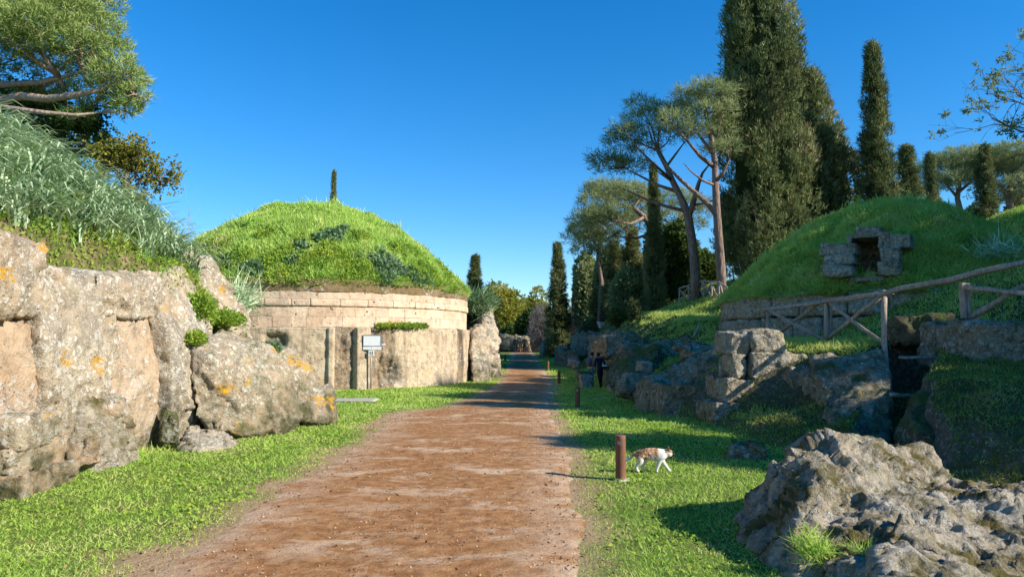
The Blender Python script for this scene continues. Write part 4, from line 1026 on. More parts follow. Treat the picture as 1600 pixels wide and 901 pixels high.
# ---- pines
def pine_parts(seed, limbs, clumps, mat, per_anchor=7, L=.3, W=.02, trunk=None, anch_per_m3=26, bark='pine_bark', flat=.6, twig=True):
    """limbs: list of (points, radii); clumps: (centre, rx, rz)"""
    rng = np.random.RandomState(seed); tb = Tubes()
    for k, (p, r_) in enumerate(limbs): tb.add(p, r_, 8, .05, seed + k)
    A_, O_, TI = [], [], []
    ends = np.concatenate([np.asarray(p, float)[-2:] for p, _ in limbs])
    for c, rx, rz_ in clumps:
        n = int(anch_per_m3 * rx * rx * rz_ * 4) + 30
        d = unit(rng.normal(size=(n, 3))); d[:, 2] = np.abs(d[:, 2]) * rng.choice([1, 1, 1, -.6], n)
        q = d * np.array([rx, rx, rz_]) * rng.uniform(.45, 1.0, n)[:, None] ** .6
        wob = 1 + .28 * perlin((np.asarray(c) + d * rx) * 1.4)
        q *= wob[:, None]
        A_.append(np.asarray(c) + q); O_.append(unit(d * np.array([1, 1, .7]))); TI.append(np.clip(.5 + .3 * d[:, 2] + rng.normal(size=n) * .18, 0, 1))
        if twig:
            e = ends[np.argmin(np.linalg.norm(ends - np.asarray(c), axis=1))]
            mid = (e + np.asarray(c)) / 2 + rng.normal(size=3) * .15 * rx
            tb.add([e, mid, np.asarray(c)], [.04 + .012 * rx, .03 + .01 * rx, .015], 5)
            for _ in range(5):
                dv = unit(rng.normal(size=3)) * np.array([rx, rx, rz_]) * .8
                tb.add([np.asarray(c), np.asarray(c) + dv * .5 + rng.normal(size=3) * .08, np.asarray(c) + dv], [.02, .014, .006], 4)
    A_ = np.concatenate(A_); O_ = np.concatenate(O_); TI = np.concatenate(TI)
    V, Fq, T_ = crown_from(A_, O_, per_anchor, L, W, rng, None, 'c', .75, .35, 'tri', TI)
    return mesh_np('crown', V, Fq, MAT[mat], {'tint': T_}), tb.mesh('trunk', MAT[bark])

# big pine overhanging the near mound, trunk outside the picture on the left
D = 18.0; b0 = Vector((-14.8, 18.3, 3.2))
def rel(px, py, D_, b): return tuple(P(px, py, D_) - b)
limbs = [([(0, 0, 0), (.1, 0, 2), (0, .1, 3.6), (.2, 0, 5.5), (.3, 0, 7.5)], [.34, .3, .27, .2, .1]),
         ([(0, .1, 3.3), rel(-60, 175, 18, b0), rel(0, 158, 17.8, b0), rel(35, 150, 17.6, b0), rel(75, 155, 17.4, b0), rel(120, 148, 17.2, b0), rel(155, 141, 17.2, b0), rel(190, 128, 17.3, b0)], [.16, .14, .12, .10, .09, .075, .05, .03]),
         ([(0, .1, 3.5), rel(-50, 140, 18.4, b0), rel(0, 133, 18.2, b0), rel(60, 130, 18, b0), rel(95, 122, 17.8, b0), rel(130, 112, 17.6, b0)], [.12, .10, .085, .07, .05, .03]),
         ([(0, .1, 3.0), rel(-40, 160, 17.2, b0), rel(20, 170, 17, b0), rel(70, 176, 16.8, b0), rel(120, 180, 17, b0), rel(160, 175, 17.2, b0)], [.08, .07, .06, .05, .035, .02])]
cl = []
rng = random.Random(4)
for px, py, D_, r_, h in [(20, 20, 18, 1.5, .8), (70, -10, 18.5, 1.6, .9), (110, 30, 17.6, 1.2, .6), (140, 10, 18.3, 1.0, .6), (60, 50, 17, 1.3, .6), (10, 60, 17, 1.2, .6), (150, 55, 17.8, .9, .5), (120, 75, 17.2, .9, .45), (165, 85, 17.6, .8, .45),
                          (185, 110, 17.4, .7, .42), (205, 125, 17.2, .5, .38), (210, 150, 17.2, .48, .36), (180, 150, 17.6, .65, .35), (150, 110, 18.2, .7, .4), (195, 172, 17.4, .48, .26), (150, 165, 17.8, .5, .24), (120, 185, 17.6, .5, .22), (20, -40, 19, 1.8, .9), (100, -40, 19.2, 1.7, .9), (75, 90, 19.4, .9, .3), (20, 95, 19.5, .9, .3), (100, 195, 18.8, .5, .22), (-40, 40, 18, 1.7, .8), (-30, 110, 19, 1.0, .35), (55, 150, 18.6, .55, .3), (110, 150, 18.4, .5, .3), (140, 135, 17.9, .5, .3), (85, 120, 18.8, .6, .35), (25, 150, 19.4, .6, .3), (165, 120, 17.2, .5, .3), (200, 150, 17.7, .45, .3)]:
    cl.append((rel(px, py, D_, b0), r_ * .84, h * .9))
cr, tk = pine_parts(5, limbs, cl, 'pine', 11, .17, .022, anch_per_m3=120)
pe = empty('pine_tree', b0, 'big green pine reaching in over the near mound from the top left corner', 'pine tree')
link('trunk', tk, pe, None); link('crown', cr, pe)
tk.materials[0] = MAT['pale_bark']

# two tall leaning pines on the terrace
def leaning_pine(base_px, D, path_px, forks, clumps, label, seed, r0=.3):
    x = (base_px - CX) / F_PX * D; b = Vector((x, D, gz(x, D) - .2))
    lim = [([rel(px, py, D + dd, b) for px, py, dd in path_px], [r0 * (1 - .62 * k / (len(path_px) - 1)) for k in range(len(path_px))])]
    lim[0][0][0] = (0, 0, 0)
    for f in forks:
        r1 = f[0]; lim.append(([rel(px, py, D + dd, b) for px, py, dd in f[1:]], [r1 * (1 - .8 * k / (len(f) - 2)) for k in range(len(f) - 1)]))
    cls = [(rel(px, py, D + dd, b), r_, h) for px, py, dd, r_, h in clumps]
    c, t_ = pine_parts(seed, lim, cls, 'pine_far', 7, .36, .04, anch_per_m3=24)
    e = empty('pine_tree', b, label, 'pine tree', 'tall pines of the grove')
    link('trunk', t_, e); link('crown', c, e)
    return e
leaning_pine(1088, 42, [(1088, 470, 0), (1087, 430, 0), (1082, 380, 0), (1076, 342, 0), (1068, 318, 0), (1052, 285, .3), (1040, 258, .6), (1028, 235, .8)],
    [(.17, (1076, 340, 0), (1085, 310, -.3), (1092, 285, -.5), (1098, 270, -.6), (1110, 255, -.7)), (.12, (1072, 330, 0), (1040, 322, .4), (1010, 312, .8), (985, 300, 1), (965, 292, 1.2)), (.12, (1060, 300, .2), (1030, 290, .8), (1000, 275, 1.2), (975, 262, 1.5)), (.10, (1050, 282, .3), (1020, 255, -.8), (1000, 235, -1.2), (985, 218, -1.5)),
     (.09, (1080, 320, 0), (1100, 318, -.5), (1118, 312, -.8)), (.09, (1040, 262, .6), (1060, 235, 0), (1075, 215, -.4)), (.07, (1052, 285, .3), (1030, 270, 1.5), (1010, 250, 2.2))],
    [(1010, 190, .8, 1.5, .8), (1000, 165, 1, 1.0, .55), (1035, 180, .2, 1.2, .7), (985, 210, 1.2, 1.2, .6), (970, 225, 1.8, 1.2, .6), (955, 260, 1.4, 1.3, .65), (940, 250, 1, .9, .5), (985, 262, 1.8, 1.2, .6), (1060, 190, -.6, 1.1, .6), (1045, 215, .5, 1.1, .5), (1005, 235, 2, 1.0, .5), (970, 205, -.5, .8, .45), (1075, 205, -.4, .8, .4)],
    'leaning forked pine with a bare pale trunk, left of the two beside the small fence', 21, .31)
leaning_pine(1128, 37.4, [(1128, 470, 0), (1127, 430, 0), (1124, 380, 0), (1120, 330, 0), (1118, 290, 0), (1117, 255, 0), (1112, 220, .2), (1105, 185, .4), (1100, 165, .5)],
    [(.17, (1120, 335, 0), (1105, 318, .5), (1085, 300, .8), (1062, 280, 1), (1045, 262, 1.2), (1032, 245, 1.4)), (.12, (1117, 285, 0), (1130, 270, -.4), (1140, 250, -.6)), (.12, (1117, 262, 0), (1095, 245, -.5), (1078, 225, -.8), (1060, 205, -1), (1050, 195, -1)), (.10, (1114, 240, 0), (1095, 215, .6), (1080, 195, .9), (1068, 180, 1)), (.08, (1110, 210, .2), (1125, 190, 0), (1135, 170, 0)), (.08, (1118, 290, 0), (1098, 282, -.4), (1080, 268, -.9), (1068, 255, -1.2))],
    [(1100, 148, .5, 1.5, .7), (1080, 160, .8, 1.2, .6), (1120, 150, .2, 1.3, .6), (1132, 175, 0, 1.0, .6), (1065, 178, 1, 1.0, .5), (1105, 178, -.4, 1.1, .5), (1050, 190, -1, .9, .5), (1092, 205, -.8, .9, .4), (1125, 205, .6, 1.0, .5), (1120, 235, .8, .8, .35), (1138, 230, -.5, .8, .4)],
    'straight tall pine with a reddish bare trunk touching the great cypress', 22, .25)
leaning_pine(1012, 50, [(1012, 475, 0), (1010, 430, 0), (1012, 390, 0), (1018, 360, 0), (1008, 340, .3), (990, 325, .6), (968, 318, 1)],
    [(.12, (1016, 365, 0), (995, 372, .5), (972, 370, .8), (950, 365, 1)), (.11, (1005, 340, 0), (985, 350, -1), (960, 345, -1.5), (935, 335, -2)), (.09, (990, 325, 0), (1000, 310, 1), (1010, 300, 1.5)), (.08, (975, 320, 1), (955, 310, .5), (940, 305, 0))],
    [(950, 300, .5, 1.5, .8), (930, 318, 0, 1.4, .8), (975, 300, 1, 1.4, .7), (915, 345, 0, 1.2, .8), (940, 345, -1, 1.4, .8), (905, 362, .5, .9, .6), (965, 335, -1, 1.2, .7), (920, 372, 1, 1.1, .6), (950, 372, 1, 1.2, .6), (995, 300, 1.5, 1.1, .6), (980, 360, .5, 1.1, .5), (1010, 318, 1.5, 1.0, .5), (935, 292, 1, .9, .5), (1000, 340, 2, 1.2, .6), (925, 300, 1, .8, .5)],
    'low-branched pine spreading to the left edge of the grove', 23, .3)
leaning_pine(1062, 56, [(1062, 475, 0), (1060, 430, 0), (1066, 390, 0), (1060, 350, 0), (1066, 320, 0)],
    [(.12, (1062, 360, 0), (1040, 345, 0), (1025, 335, 0)), (.12, (1064, 340, 0), (1085, 325, 1), (1100, 315, 1))],
    [(1060, 310, 0, 1.6, .7), (1085, 318, 1, 1.4, .6), (1035, 325, 0, 1.3, .6), (1105, 330, 1, 1.2, .6), (1050, 340, -1, 1.3, .6), (1080, 350, 1, 1.4, .6)],
    'pale green pine seen between the trunks of the tall leaning ones', 24, .28)
leaning_pine(978, 54, [(978, 478, 0), (976, 430, 0), (982, 390, 0), (978, 350, 0), (984, 320, 0)],
    [(.10, (978, 360, 0), (960, 345, 0), (945, 338, .5)), (.10, (980, 345, 0), (998, 330, 0), (1010, 322, .5))],
    [(985, 300, 0, 1.5, .7), (960, 318, .5, 1.4, .7), (1005, 312, 0, 1.3, .6), (940, 335, 0, 1.2, .7), (970, 345, -1, 1.3, .7), (1000, 345, 1, 1.2, .6), (925, 350, .5, 1.0, .6)], 'thin-trunked pine deep in the grove behind the low-branched pine', 27, .2)
leaning_pine(936, 58, [(936, 482, 0), (940, 440, 0), (934, 400, 0), (938, 370, 0), (930, 350, 0)],
    [(.10, (936, 385, 0), (920, 372, 0), (908, 366, .5)), (.10, (936, 372, 0), (950, 358, 0), (960, 352, .5))],
    [(930, 340, 0, 1.5, .8), (912, 358, .5, 1.3, .7), (950, 345, 0, 1.3, .7), (900, 375, 0, 1.1, .7), (925, 375, -1, 1.3, .7), (945, 372, 1, 1.2, .7), (912, 392, 0, 1.1, .6), (940, 395, 0, 1.2, .6)], 'thin pine at the left edge of the grove, its crown lowest of all', 28, .2)
# umbrella pines far right
for px, D_, lab, sd, cls in [(1500, 60, 'umbrella pine with a flat crown behind the right side of the small tomb', 25, [(1500, 252, 0, 2.6, 1.0), (1472, 265, 0, 2.2, 1.0), (1528, 255, 1, 2.5, 1.0), (1490, 285, -1, 2.0, .9), (1550, 262, 1, 2.2, 1.0), (1465, 290, 1, 1.3, .7), (1515, 280, 2, 1.8, .6), (1540, 270, 0, 1.4, .6)]),
                             (1580, 58, 'umbrella pine crown at the right edge behind the narrow dark cypress', 26, [(1580, 246, 0, 2.6, 1.1), (1605, 258, 0, 2.6, 1.2), (1565, 270, 1, 1.6, .8), (1590, 290, -1, 2.0, .8), (1620, 280, 0, 2.0, .9), (1570, 300, 1, 1.4, .6), (1600, 310, 0, 1.8, .6)])]:
    leaning_pine(px, D_, [(px, 380, 0), (px + 3, 340, 0), (px - 4, 310, 0), (px - 2, 290, 0), (px, 270, 0)], [(.14, (px - 3, 310, 0), (px - 18, 292, 0), (px - 26, 280, 0)), (.14, (px - 2, 300, 0), (px + 16, 285, 0), (px + 26, 272, 0))], cls, lab, sd, .32)

# half-bare tree leaning in at the top right
def bare_tree(b, seed, segs, label, mat='bark', leaf=None, depth=4, name='bare_tree', cat='tree', leafn=1200):
    rng = random.Random(seed); tb = Tubes(); tips = []
    def grow(p, d, L, r_, k):
        pts = [p]; q = Vector(p); dv = Vector(d)
        for i in range(4):
            dv = (dv + Vector([rng.gauss(0, .14) for _ in 'xyz'])).normalized(); q = q + dv * L / 4; pts.append(tuple(q))
        tb.add(pts, [r_ * (1 - .12 * i) for i in range(5)], 5 if k < 2 else 4)
        if k >= depth: tips.append(tuple(q)); return
        for _ in range(rng.choice((2, 3, 3))):
            nd = (dv + Vector([rng.gauss(0, .5), rng.gauss(0, .5), rng.gauss(.08, .4)])).normalized()
            s_ = rng.choice(pts[2:]); grow(s_, nd, L * rng.uniform(.6, .82), r_ * .52, k + 1)
    for p, d, L, r_ in segs: grow(p, d, L, r_, 0)
    e = empty(name, b, label, cat)
    link('trunk', tb.mesh('trunk', MAT[mat]), e)
    if leaf:
        nr = np.random.RandomState(seed); t_ = np.array(tips); t_ = t_[nr.randint(len(t_), size=leafn // 6)] + nr.normal(size=(leafn // 6, 3)) * leaf[3] if len(leaf) > 3 else t_[nr.randint(len(t_), size=leafn // 6)]
        V, Fq, T_ = crown_from(t_, unit(nr.normal(size=t_.shape)), 6, leaf[1], leaf[2], nr, None, 'c', .9, .1, 'quad')
        link('crown', mesh_np('crown', V, Fq, MAT[leaf[0]], {'tint': T_}), e)
    return e
bt = P(1720, 330, 26); bt.z = gz(bt.x, 26)
btt = Vector((bt.x, 26, bt.z))
top = P(1700, 200, 26) - btt
bare_tree(btt, 8, [((0, 0, 0), (0, 0, 1), top.z, .2), (tuple(top), (-.8, 0, -.05), 2.0, .07), (tuple(top * .97), (-.85, .2, -.12), 2.1, .06), (tuple(top * 1.0), (-.7, .1, .45), 2.0, .07), (tuple(top * 1.0), (-.45, -.2, .8), 1.9, .07)], 'half-bare tree reaching in at the right edge against the sky', leaf=('pine_far', .16, .05), depth=4, leafn=3600)

# ---- broadleaf trees and shrubs
def bush_parts(seed, rx, rz_, n, L, W, mat, per=6, trunk_h=.6, nl=9):
    rng = np.random.RandomState(seed)
    A_, O_, TI = [], [], []
    cs = unit(rng.normal(size=(nl, 3))) * np.array([rx, rx, rz_]) * rng.uniform(.3, .62, nl)[:, None]; cs[:, 2] = np.abs(cs[:, 2])
    for c in cs:
        m = n // nl; d = unit(rng.normal(size=(m, 3))); rr = rng.uniform(.6, 1.05, m) ** .5
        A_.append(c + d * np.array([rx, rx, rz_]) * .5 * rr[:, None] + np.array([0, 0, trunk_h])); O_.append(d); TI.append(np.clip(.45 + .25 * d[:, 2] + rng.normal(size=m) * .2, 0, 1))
    A_ = np.concatenate(A_); A_[:, 2] = np.maximum(A_[:, 2], .05); O_ = np.concatenate(O_); TI = np.concatenate(TI)
    V, Fq, T_ = crown_from(A_, O_, per, L, W, rng, None, 'c', .8, .1, 'quad', TI)
    tb = Tubes()
    for c in cs: tb.add([(0, 0, -.1), (c[0] * .3, c[1] * .3, trunk_h * .7 + c[2] * .3), (c[0], c[1], trunk_h + c[2])], [.05 + .03 * rx, .035 + .02 * rx, .015], 6)
    return mesh_np('crown', V, Fq, MAT[mat], {'tint': T_}), tb.mesh('trunk', MAT['bark'])
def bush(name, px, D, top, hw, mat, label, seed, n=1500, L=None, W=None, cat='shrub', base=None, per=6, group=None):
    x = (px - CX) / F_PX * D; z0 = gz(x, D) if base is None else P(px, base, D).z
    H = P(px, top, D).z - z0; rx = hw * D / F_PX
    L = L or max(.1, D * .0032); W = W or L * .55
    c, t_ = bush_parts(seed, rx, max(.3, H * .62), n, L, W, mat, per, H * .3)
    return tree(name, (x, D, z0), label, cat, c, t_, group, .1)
def leafy(px, py, D, h, label, seed, leaf, n, spread=.5):
    b = P(px, py, D)
    return bare_tree(b, seed, [((0, 0, -.8), (.1, 0, 1), h * .5, .09), ((0, 0, h * .2), (spread, 0, .9), h * .55, .05), ((0, 0, h * .1), (spread * 1.3, .1, .5), h * .6, .05), ((0, 0, h * .2), (-spread, 0, .9), h * .55, .05), ((0, 0, h * .1), (-spread, -.3, .7), h * .5, .05), ((0, 0, h * .1), (spread * .6, -.5, .7), h * .5, .05)], label, 'bark', leaf, 4, 'oak_tree', 'tree', n)
leafy(196, 305, 17.0, .85, 'small yellow-green oak whose twigs show below the big pine', 31, ('broad', .07, .045, .10), 9000)
leafy(120, 250, 18.5, .95, 'dark leafy oak between the big pine and the strap-leaved slope', 35, ('green', .08, .05, .12), 9000, .7)
leafy(40, 225, 19.5, 1.2, 'dark leafy oak under the pine boughs at the left edge of the photo', 36, ('green', .09, .055, .14), 10000, .8)
bush('oak_tree', 792, 114, 430, 50, 'yellow', 'golden autumn tree in the distance above the end of the path', 33, 3200, .34, .22, 'tree')
bush('oak_tree', 838, 120, 442, 34, 'yellow', 'smaller golden autumn tree right of the larger golden one', 34, 2000, .36, .22, 'tree')
bush('pine_tree', 776, 132, 426, 40, 'green', 'round green tree crown behind the golden autumn trees', 35, 2000, .4, .2, 'tree')
bush('evergreen_tree', 834, 94, 470, 32, 'green', 'dark green leafy tree at the end of the path', 36, 2800, .3, .18, 'tree')
bush('evergreen_shrub', 800, 100, 500, 26, 'green', 'dark low shrub left of the leafy tree at the path end', 37, 1400)
bush('bare_shrub', 762, 56, 478, 22, 'twig', 'grey leafless shrub between the squat cypress and the path', 38, 1500, .3, .03)
bush('bare_shrub', 905, 70, 452, 24, 'twig', 'pinkish-grey leafless shrub right of the lone cypress', 39, 1500, .3, .03)
bush('bare_shrub', 850, 86, 462, 26, 'twig', 'grey leafless tree between the golden trees and the lone cypress', 49, 1500, .35, .03)
bush('russet_shrub', 884, 74, 488, 16, 'russet', 'russet-brown leafy shrub at the foot of the lone cypress', 40, 1000)
bush('olive_shrub', 992, 40, 460, 11, 'olive', 'rounded pale olive shrub on the crest of the terrace', 41, 900)
bush('olive_shrub', 966, 44, 474, 22, 'green', 'dark grey-green shrub beside the pale olive shrub', 42, 1200)
bush('olive_shrub', 918, 58, 486, 12, 'olive', 'small olive shrub at the far end of the sunlit terrace', 43, 700)
bush('laurel_tree', 1058, 49, 342, 40, 'green', 'dense dark evergreen mass behind the two tall pine trunks', 44, 4200, .3, .16, 'tree')
bush('laurel_tree', 1100, 50, 385, 34, 'green', 'dense dark laurel between the tall pines and the great cypress', 45, 3000, .3, .16, 'tree')
bush('laurel_tree', 1010, 56, 390, 40, 'green', 'dense dark evergreen under the low-branched pine', 46, 3000, .3, .16, 'tree')
bush('laurel_tree', 945, 66, 410, 32, 'green', 'dense dark evergreen at the left foot of the grove', 47, 2400, .3, .17, 'tree')
bush('laurel_tree', 890, 92, 470, 40, 'green', 'dark evergreen behind the russet shrub', 48, 2000, .36, .2, 'tree')
bush('agave_bank_shrub', 742, 38, 455, 20, 'olive', 'grey-green bushy growth on the outcrop beyond the carved tomb', 50, 1200, .22, .06, 'shrub', 505)
bush('laurel_tree', 1475, 66, 290, 26, 'green', 'dark evergreen filling the gap under the umbrella pine by the lit cypress', 51, 1800, .36, .2, 'tree')
bush('laurel_tree', 1530, 68, 295, 30, 'olive', 'pale evergreen between the umbrella pines and the narrow dark cypress', 52, 1800, .36, .2, 'tree')
bush('laurel_tree', 1600, 66, 290, 34, 'green', 'dark evergreen under the umbrella crown at the right edge', 53, 1800, .36, .2, 'tree')
for px_, D_, top_, hw_, mt_, lb_, sd_, n_ in [(965, 60, 345, 34, 'pine_far', 'grey-green evergreen mass in the middle of the grove', 61, 3200), (920, 66, 372, 28, 'pine_far', 'grey-green evergreen at the left edge of the grove', 62, 2600), (1030, 60, 335, 30, 'green', 'dark evergreen mass behind the ivy-dark cypress column', 63, 3000), (985, 50, 405, 30, 'pine_far', 'grey-green young evergreen in front of the grove', 64, 2000), (1085, 58, 370, 30, 'pine_far', 'pale evergreen seen between the tall pine trunks', 65, 2400)]:
    bush('laurel_tree' if mt_ != 'twig' else 'bare_tree', px_, D_, top_, hw_, mt_, lb_, sd_, n_, .3 if mt_ != 'twig' else .4, .13 if mt_ != 'twig' else .025, 'tree')
# far wood on the skyline
rngw = np.random.RandomState(77)
n = 2600; xs = rngw.uniform(-130, 150, n); ys = rngw.uniform(125, 185, n); zs = 1.2 + rngw.uniform(0, 1, n) ** 1.3 * (7 + 2.5 * perlin(xy0(xs * .06, ys * .06)))
V, Fq, T_ = crown_from(np.stack([xs, ys, zs], 1), unit(rngw.normal(size=(n, 3))), 9, 1.5, .8, rngw, None, 'c', .9, .2, 'quad')
o = link('wood', mesh_np('wood', V, Fq, MAT['green'], {'tint': T_})); tag(o, 'distant dark wood filling the skyline behind the path end', 'wood', kind='stuff')

# ------------------------------------------------------------------ grass and ground plants
def dirs(rng, n, lean, nrm=None):
    d = rng.normal(size=(n, 3)) * lean; d[:, 2] = 1
    if nrm is not None: d = d + nrm * .6
    return unit(d)
def grass_obj(name, x, y, z, L, Wd, lean, mat, seed, nrm=None, droop=None):
    rng = np.random.RandomState(seed); n = len(x)
    D_ = dirs(rng, n, lean, nrm)
    if droop is not None: D_ = unit(D_ + droop)
    V, Fq = blades(np.stack([x, y, z], 1), D_, L * rng.uniform(.55, 1.25, n), Wd * rng.uniform(.7, 1.3, n), rng)
    t = np.clip(.5 + .55 * fbm(np.stack([x, y, z], 1) * 1.3 + seed, 3) + rng.normal(size=n) * .18, 0, 1)
    return mesh_np(name, V, Fq, MAT[mat], {'tint': np.repeat(t, 3)})
# lawn beside the path: density falls with distance
rng = np.random.RandomState(101)
N = 430000
yy = 3.6 * (60 / 3.6) ** (rng.uniform(0, 1, N) ** 1.15)
xx = rng.uniform(-7.5, 6.5, N) * np.clip(.30 + yy / 9, .55, 1.15)
op = on_path(xx, yy); bm_ = bank_mask(xx, yy)
nz_ = fbm(xy0(xx * .8, yy * .8), 4); cl_ = fbm(xy0(xx * 3.0, yy * 3.0), 3)
dens = 1 - sstep(-.30, .14, op + .55 * nz_ + .45 * cl_) * .975
dens *= .62 + .5 * sstep(-.3, .15, nz_ + .6 * cl_)
rt_ = np.hypot(xx - TC[0], yy - TC[1]); dens *= rt_ > TR + .15
dens *= 1 - .8 * bm_
dens *= (xx > -5.6) | (yy > 15.2)
keep = rng.uniform(0, 1, N) < dens
xx, yy, op = xx[keep], yy[keep], op[keep]
L = .042 * (1 + .035 * yy) * (1 + .5 * fbm(xy0(xx * 1.5 + 7, yy * 1.5), 3)) * (1 - .45 * sstep(-.5, .1, op)) * (1 + 1.8 * sstep(-4.95, -5.3, xx) * (yy < 12.6) * rng.uniform(.2, 1, len(xx)))
Wd = np.maximum(.0065, .00135 * yy)
o = link('grass', grass_obj('grass', xx, yy, ground_z(xx, yy) - .004, L, Wd, 1.05, 'lawn', 1)); tag(o, 'short bright green grass on both sides of the path', 'grass', kind='stuff')
# bank: scraggly dark tufts
N = 210000
yy = 7 * (62 / 7) ** rng.uniform(0, 1, N)
xx = rng.uniform(2.6, 17, N) * np.clip(yy / 16, .62, 1.2)
bm_ = bank_mask(xx, yy)
e = .12
zz_ = ground_z(xx, yy); sx_ = (ground_z(xx + e, yy) - zz_) / e; sy_ = (ground_z(xx, yy + e) - zz_) / e
slope = np.hypot(sx_, sy_)
nz_ = fbm(xy0(xx * .9, yy * .9), 4)
dens = bm_ * (1 - sstep(.7, 1.35, slope + .8 * nz_)) * sstep(-.32, .1, nz_ + .25)
r2 = np.hypot(xx - RC[0], yy - RC[1]); dens *= r2 > 5.6
keep = rng.uniform(0, 1, N) < dens
xx, yy, zz_, slope = xx[keep], yy[keep], zz_[keep], slope[keep]
flat_ = sstep(.75, .3, slope) * sstep(12, 15, yy)
L = (.07 + .05 * flat_) * (1 + .022 * yy) * (1 + .6 * fbm(xy0(xx * 1.2, yy * 1.2), 3))
m1 = rng.uniform(0, 1, len(xx)) < flat_
for msk, mt, lb, nm in ((~m1, 'bank_grass', 'dark straggling grass and moss on the shaded bank', 'bank_grass'), (m1, 'shade_grass', 'green grass on the flat of the terrace, lightened for the shade', 'terrace_grass')):
    o = link(nm, grass_obj(nm, xx[msk], yy[msk], zz_[msk] - .01, L[msk], np.maximum(.01, .0014 * yy[msk]), .8, mt, 3)); tag(o, lb, 'grass', kind='stuff')
# grass on the two domes
def dome_grass(par, n, R_, zf, L0, W0, mat, seed, lean=.95, skip=None, name='grass'):
    rng = np.random.RandomState(seed)
    r_ = R_ * np.sqrt(rng.uniform(0, 1, n)); a = rng.uniform(0, 2 * np.pi, n)
    x, y = r_ * np.cos(a), r_ * np.sin(a)
    k = (x * -par.location.x + y * -par.location.y) > -.25 * R_ * math.hypot(par.location.x, par.location.y)
    if skip is not None: k &= ~skip(x, y)
    x, y, r_ = x[k], y[k], r_[k]; z = zf(x, y)
    e = .1; nrm = np.stack([-(zf(x + e, y) - z) / e, -(zf(x, y + e) - z) / e, np.ones_like(x)], 1); nrm = unit(nrm)
    tuf = fbm(xy0(x * 1.3 + seed, y * 1.3), 4)
    L = L0 * (1 + 1.3 * np.clip(tuf, -.4, 1)) * (1 + .5 * (r_ > R_ * .96))
    out = np.stack([x / (r_ + .01), y / (r_ + .01), np.zeros_like(x)], 1)
    droop = out * (.9 * sstep(R_ * .93, R_ * .99, r_))[:, None] - np.array([0, 0, 1]) * (.75 * sstep(R_ * .95, R_, r_))[:, None]
    me = grass_obj(name, x, y, z - .02, L, np.full(len(x), W0), lean, mat, seed, nrm, droop)
    o = link(name, me, par); o['kind'] = 'stuff'; return x, y, z
dome_grass(tum, 200000, 6.53, dome1_z, .14, .028, 'dome_grass', 11)
dome_grass(tum2, 150000, 5.78, dome2, .17, .024, 'shade_grass', 12, skip=lambda x, y: (np.abs(-x * dsn + y * dcs) < .55) & (x * dcs + y * dsn > door_r - 2.55))
dome_grass(m3, 60000, 7.0, dome3_z, .22, .035, 'dome_grass', 13)
# weeds on the great dome
def weeds(par, spots, mat, seed, name, zf, L=.16, W=.12, n=60):
    rng = np.random.RandomState(seed); A_, O_ = [], []
    for x, y, r_, h in spots:
        m = int(n * r_ * r_ * 10); a = rng.uniform(0, 2 * np.pi, m); q = np.sqrt(rng.uniform(0, 1, m)) * r_
        px_, py2 = x + q * np.cos(a), y + q * np.sin(a)
        A_.append(np.stack([px_, py2, zf(px_, py2) + h * rng.uniform(.2, 1, m) * (1 - (q / r_) ** 2 * .6)], 1)); O_.append(unit(np.stack([np.cos(a), np.sin(a), np.full(m, .6)], 1)))
    A_ = np.concatenate(A_); O_ = np.concatenate(O_)
    V, Fq, T_ = crown_from(A_, O_, 3, L, W, rng, None, 'c', .7, .2, 'quad')
    o = link(name, mesh_np(name, V, Fq, MAT[mat], {'tint': T_}), par)
    o['kind'] = 'stuff'; return o
rs = np.random.RandomState(5); sp = []
for _ in range(60):
    a = cam_ang + rs.uniform(-1.3, 1.3); r_ = 6.45 - abs(rs.normal()) * .8; sp.append((r_ * math.cos(a), r_ * math.sin(a), rs.uniform(.12, .38), rs.uniform(.12, .34)))
weeds(tum, sp, 'weed', 21, 'weeds', dome1_z, .11, .045, 130)
sp = [(math.cos(theta_at(px, 6) ) * r_, math.sin(theta_at(px, 6)) * r_, s_, .17) for px, r_, s_ in [(596, 6.2, .36), (612, 5.9, .4), (622, 6.1, .22), (604, 5.6, .2), (585, 5.9, .16), (400, 6.2, .22), (388, 6.1, .2), (520, 4.7, .24), (532, 4.9, .26), (548, 4.6, .2), (500, 5.0, .16), (590, 6.3, .25), (345, 6.0, .25), (640, 6.25, .3), (655, 6.3, .2), (470, 5.4, .2), (455, 5.9, .18), (560, 5.8, .15)]]
weeds(tum, sp, 'dark_weed', 22, 'mallow_weeds', dome1_z, .14, .11, 110)
weeds(tum, [(math.cos(theta_at(px, 6.7)) * 6.62, math.sin(theta_at(px, 6.7)) * 6.62, r_, .17) for px, r_ in [(600, .22), (612, .25), (625, .3), (638, .3), (650, .26), (662, .2)]], 'weed', 23, 'ledge_weeds', lambda x, y: np.full(np.shape(x), 2.05), .09, .05, 260)

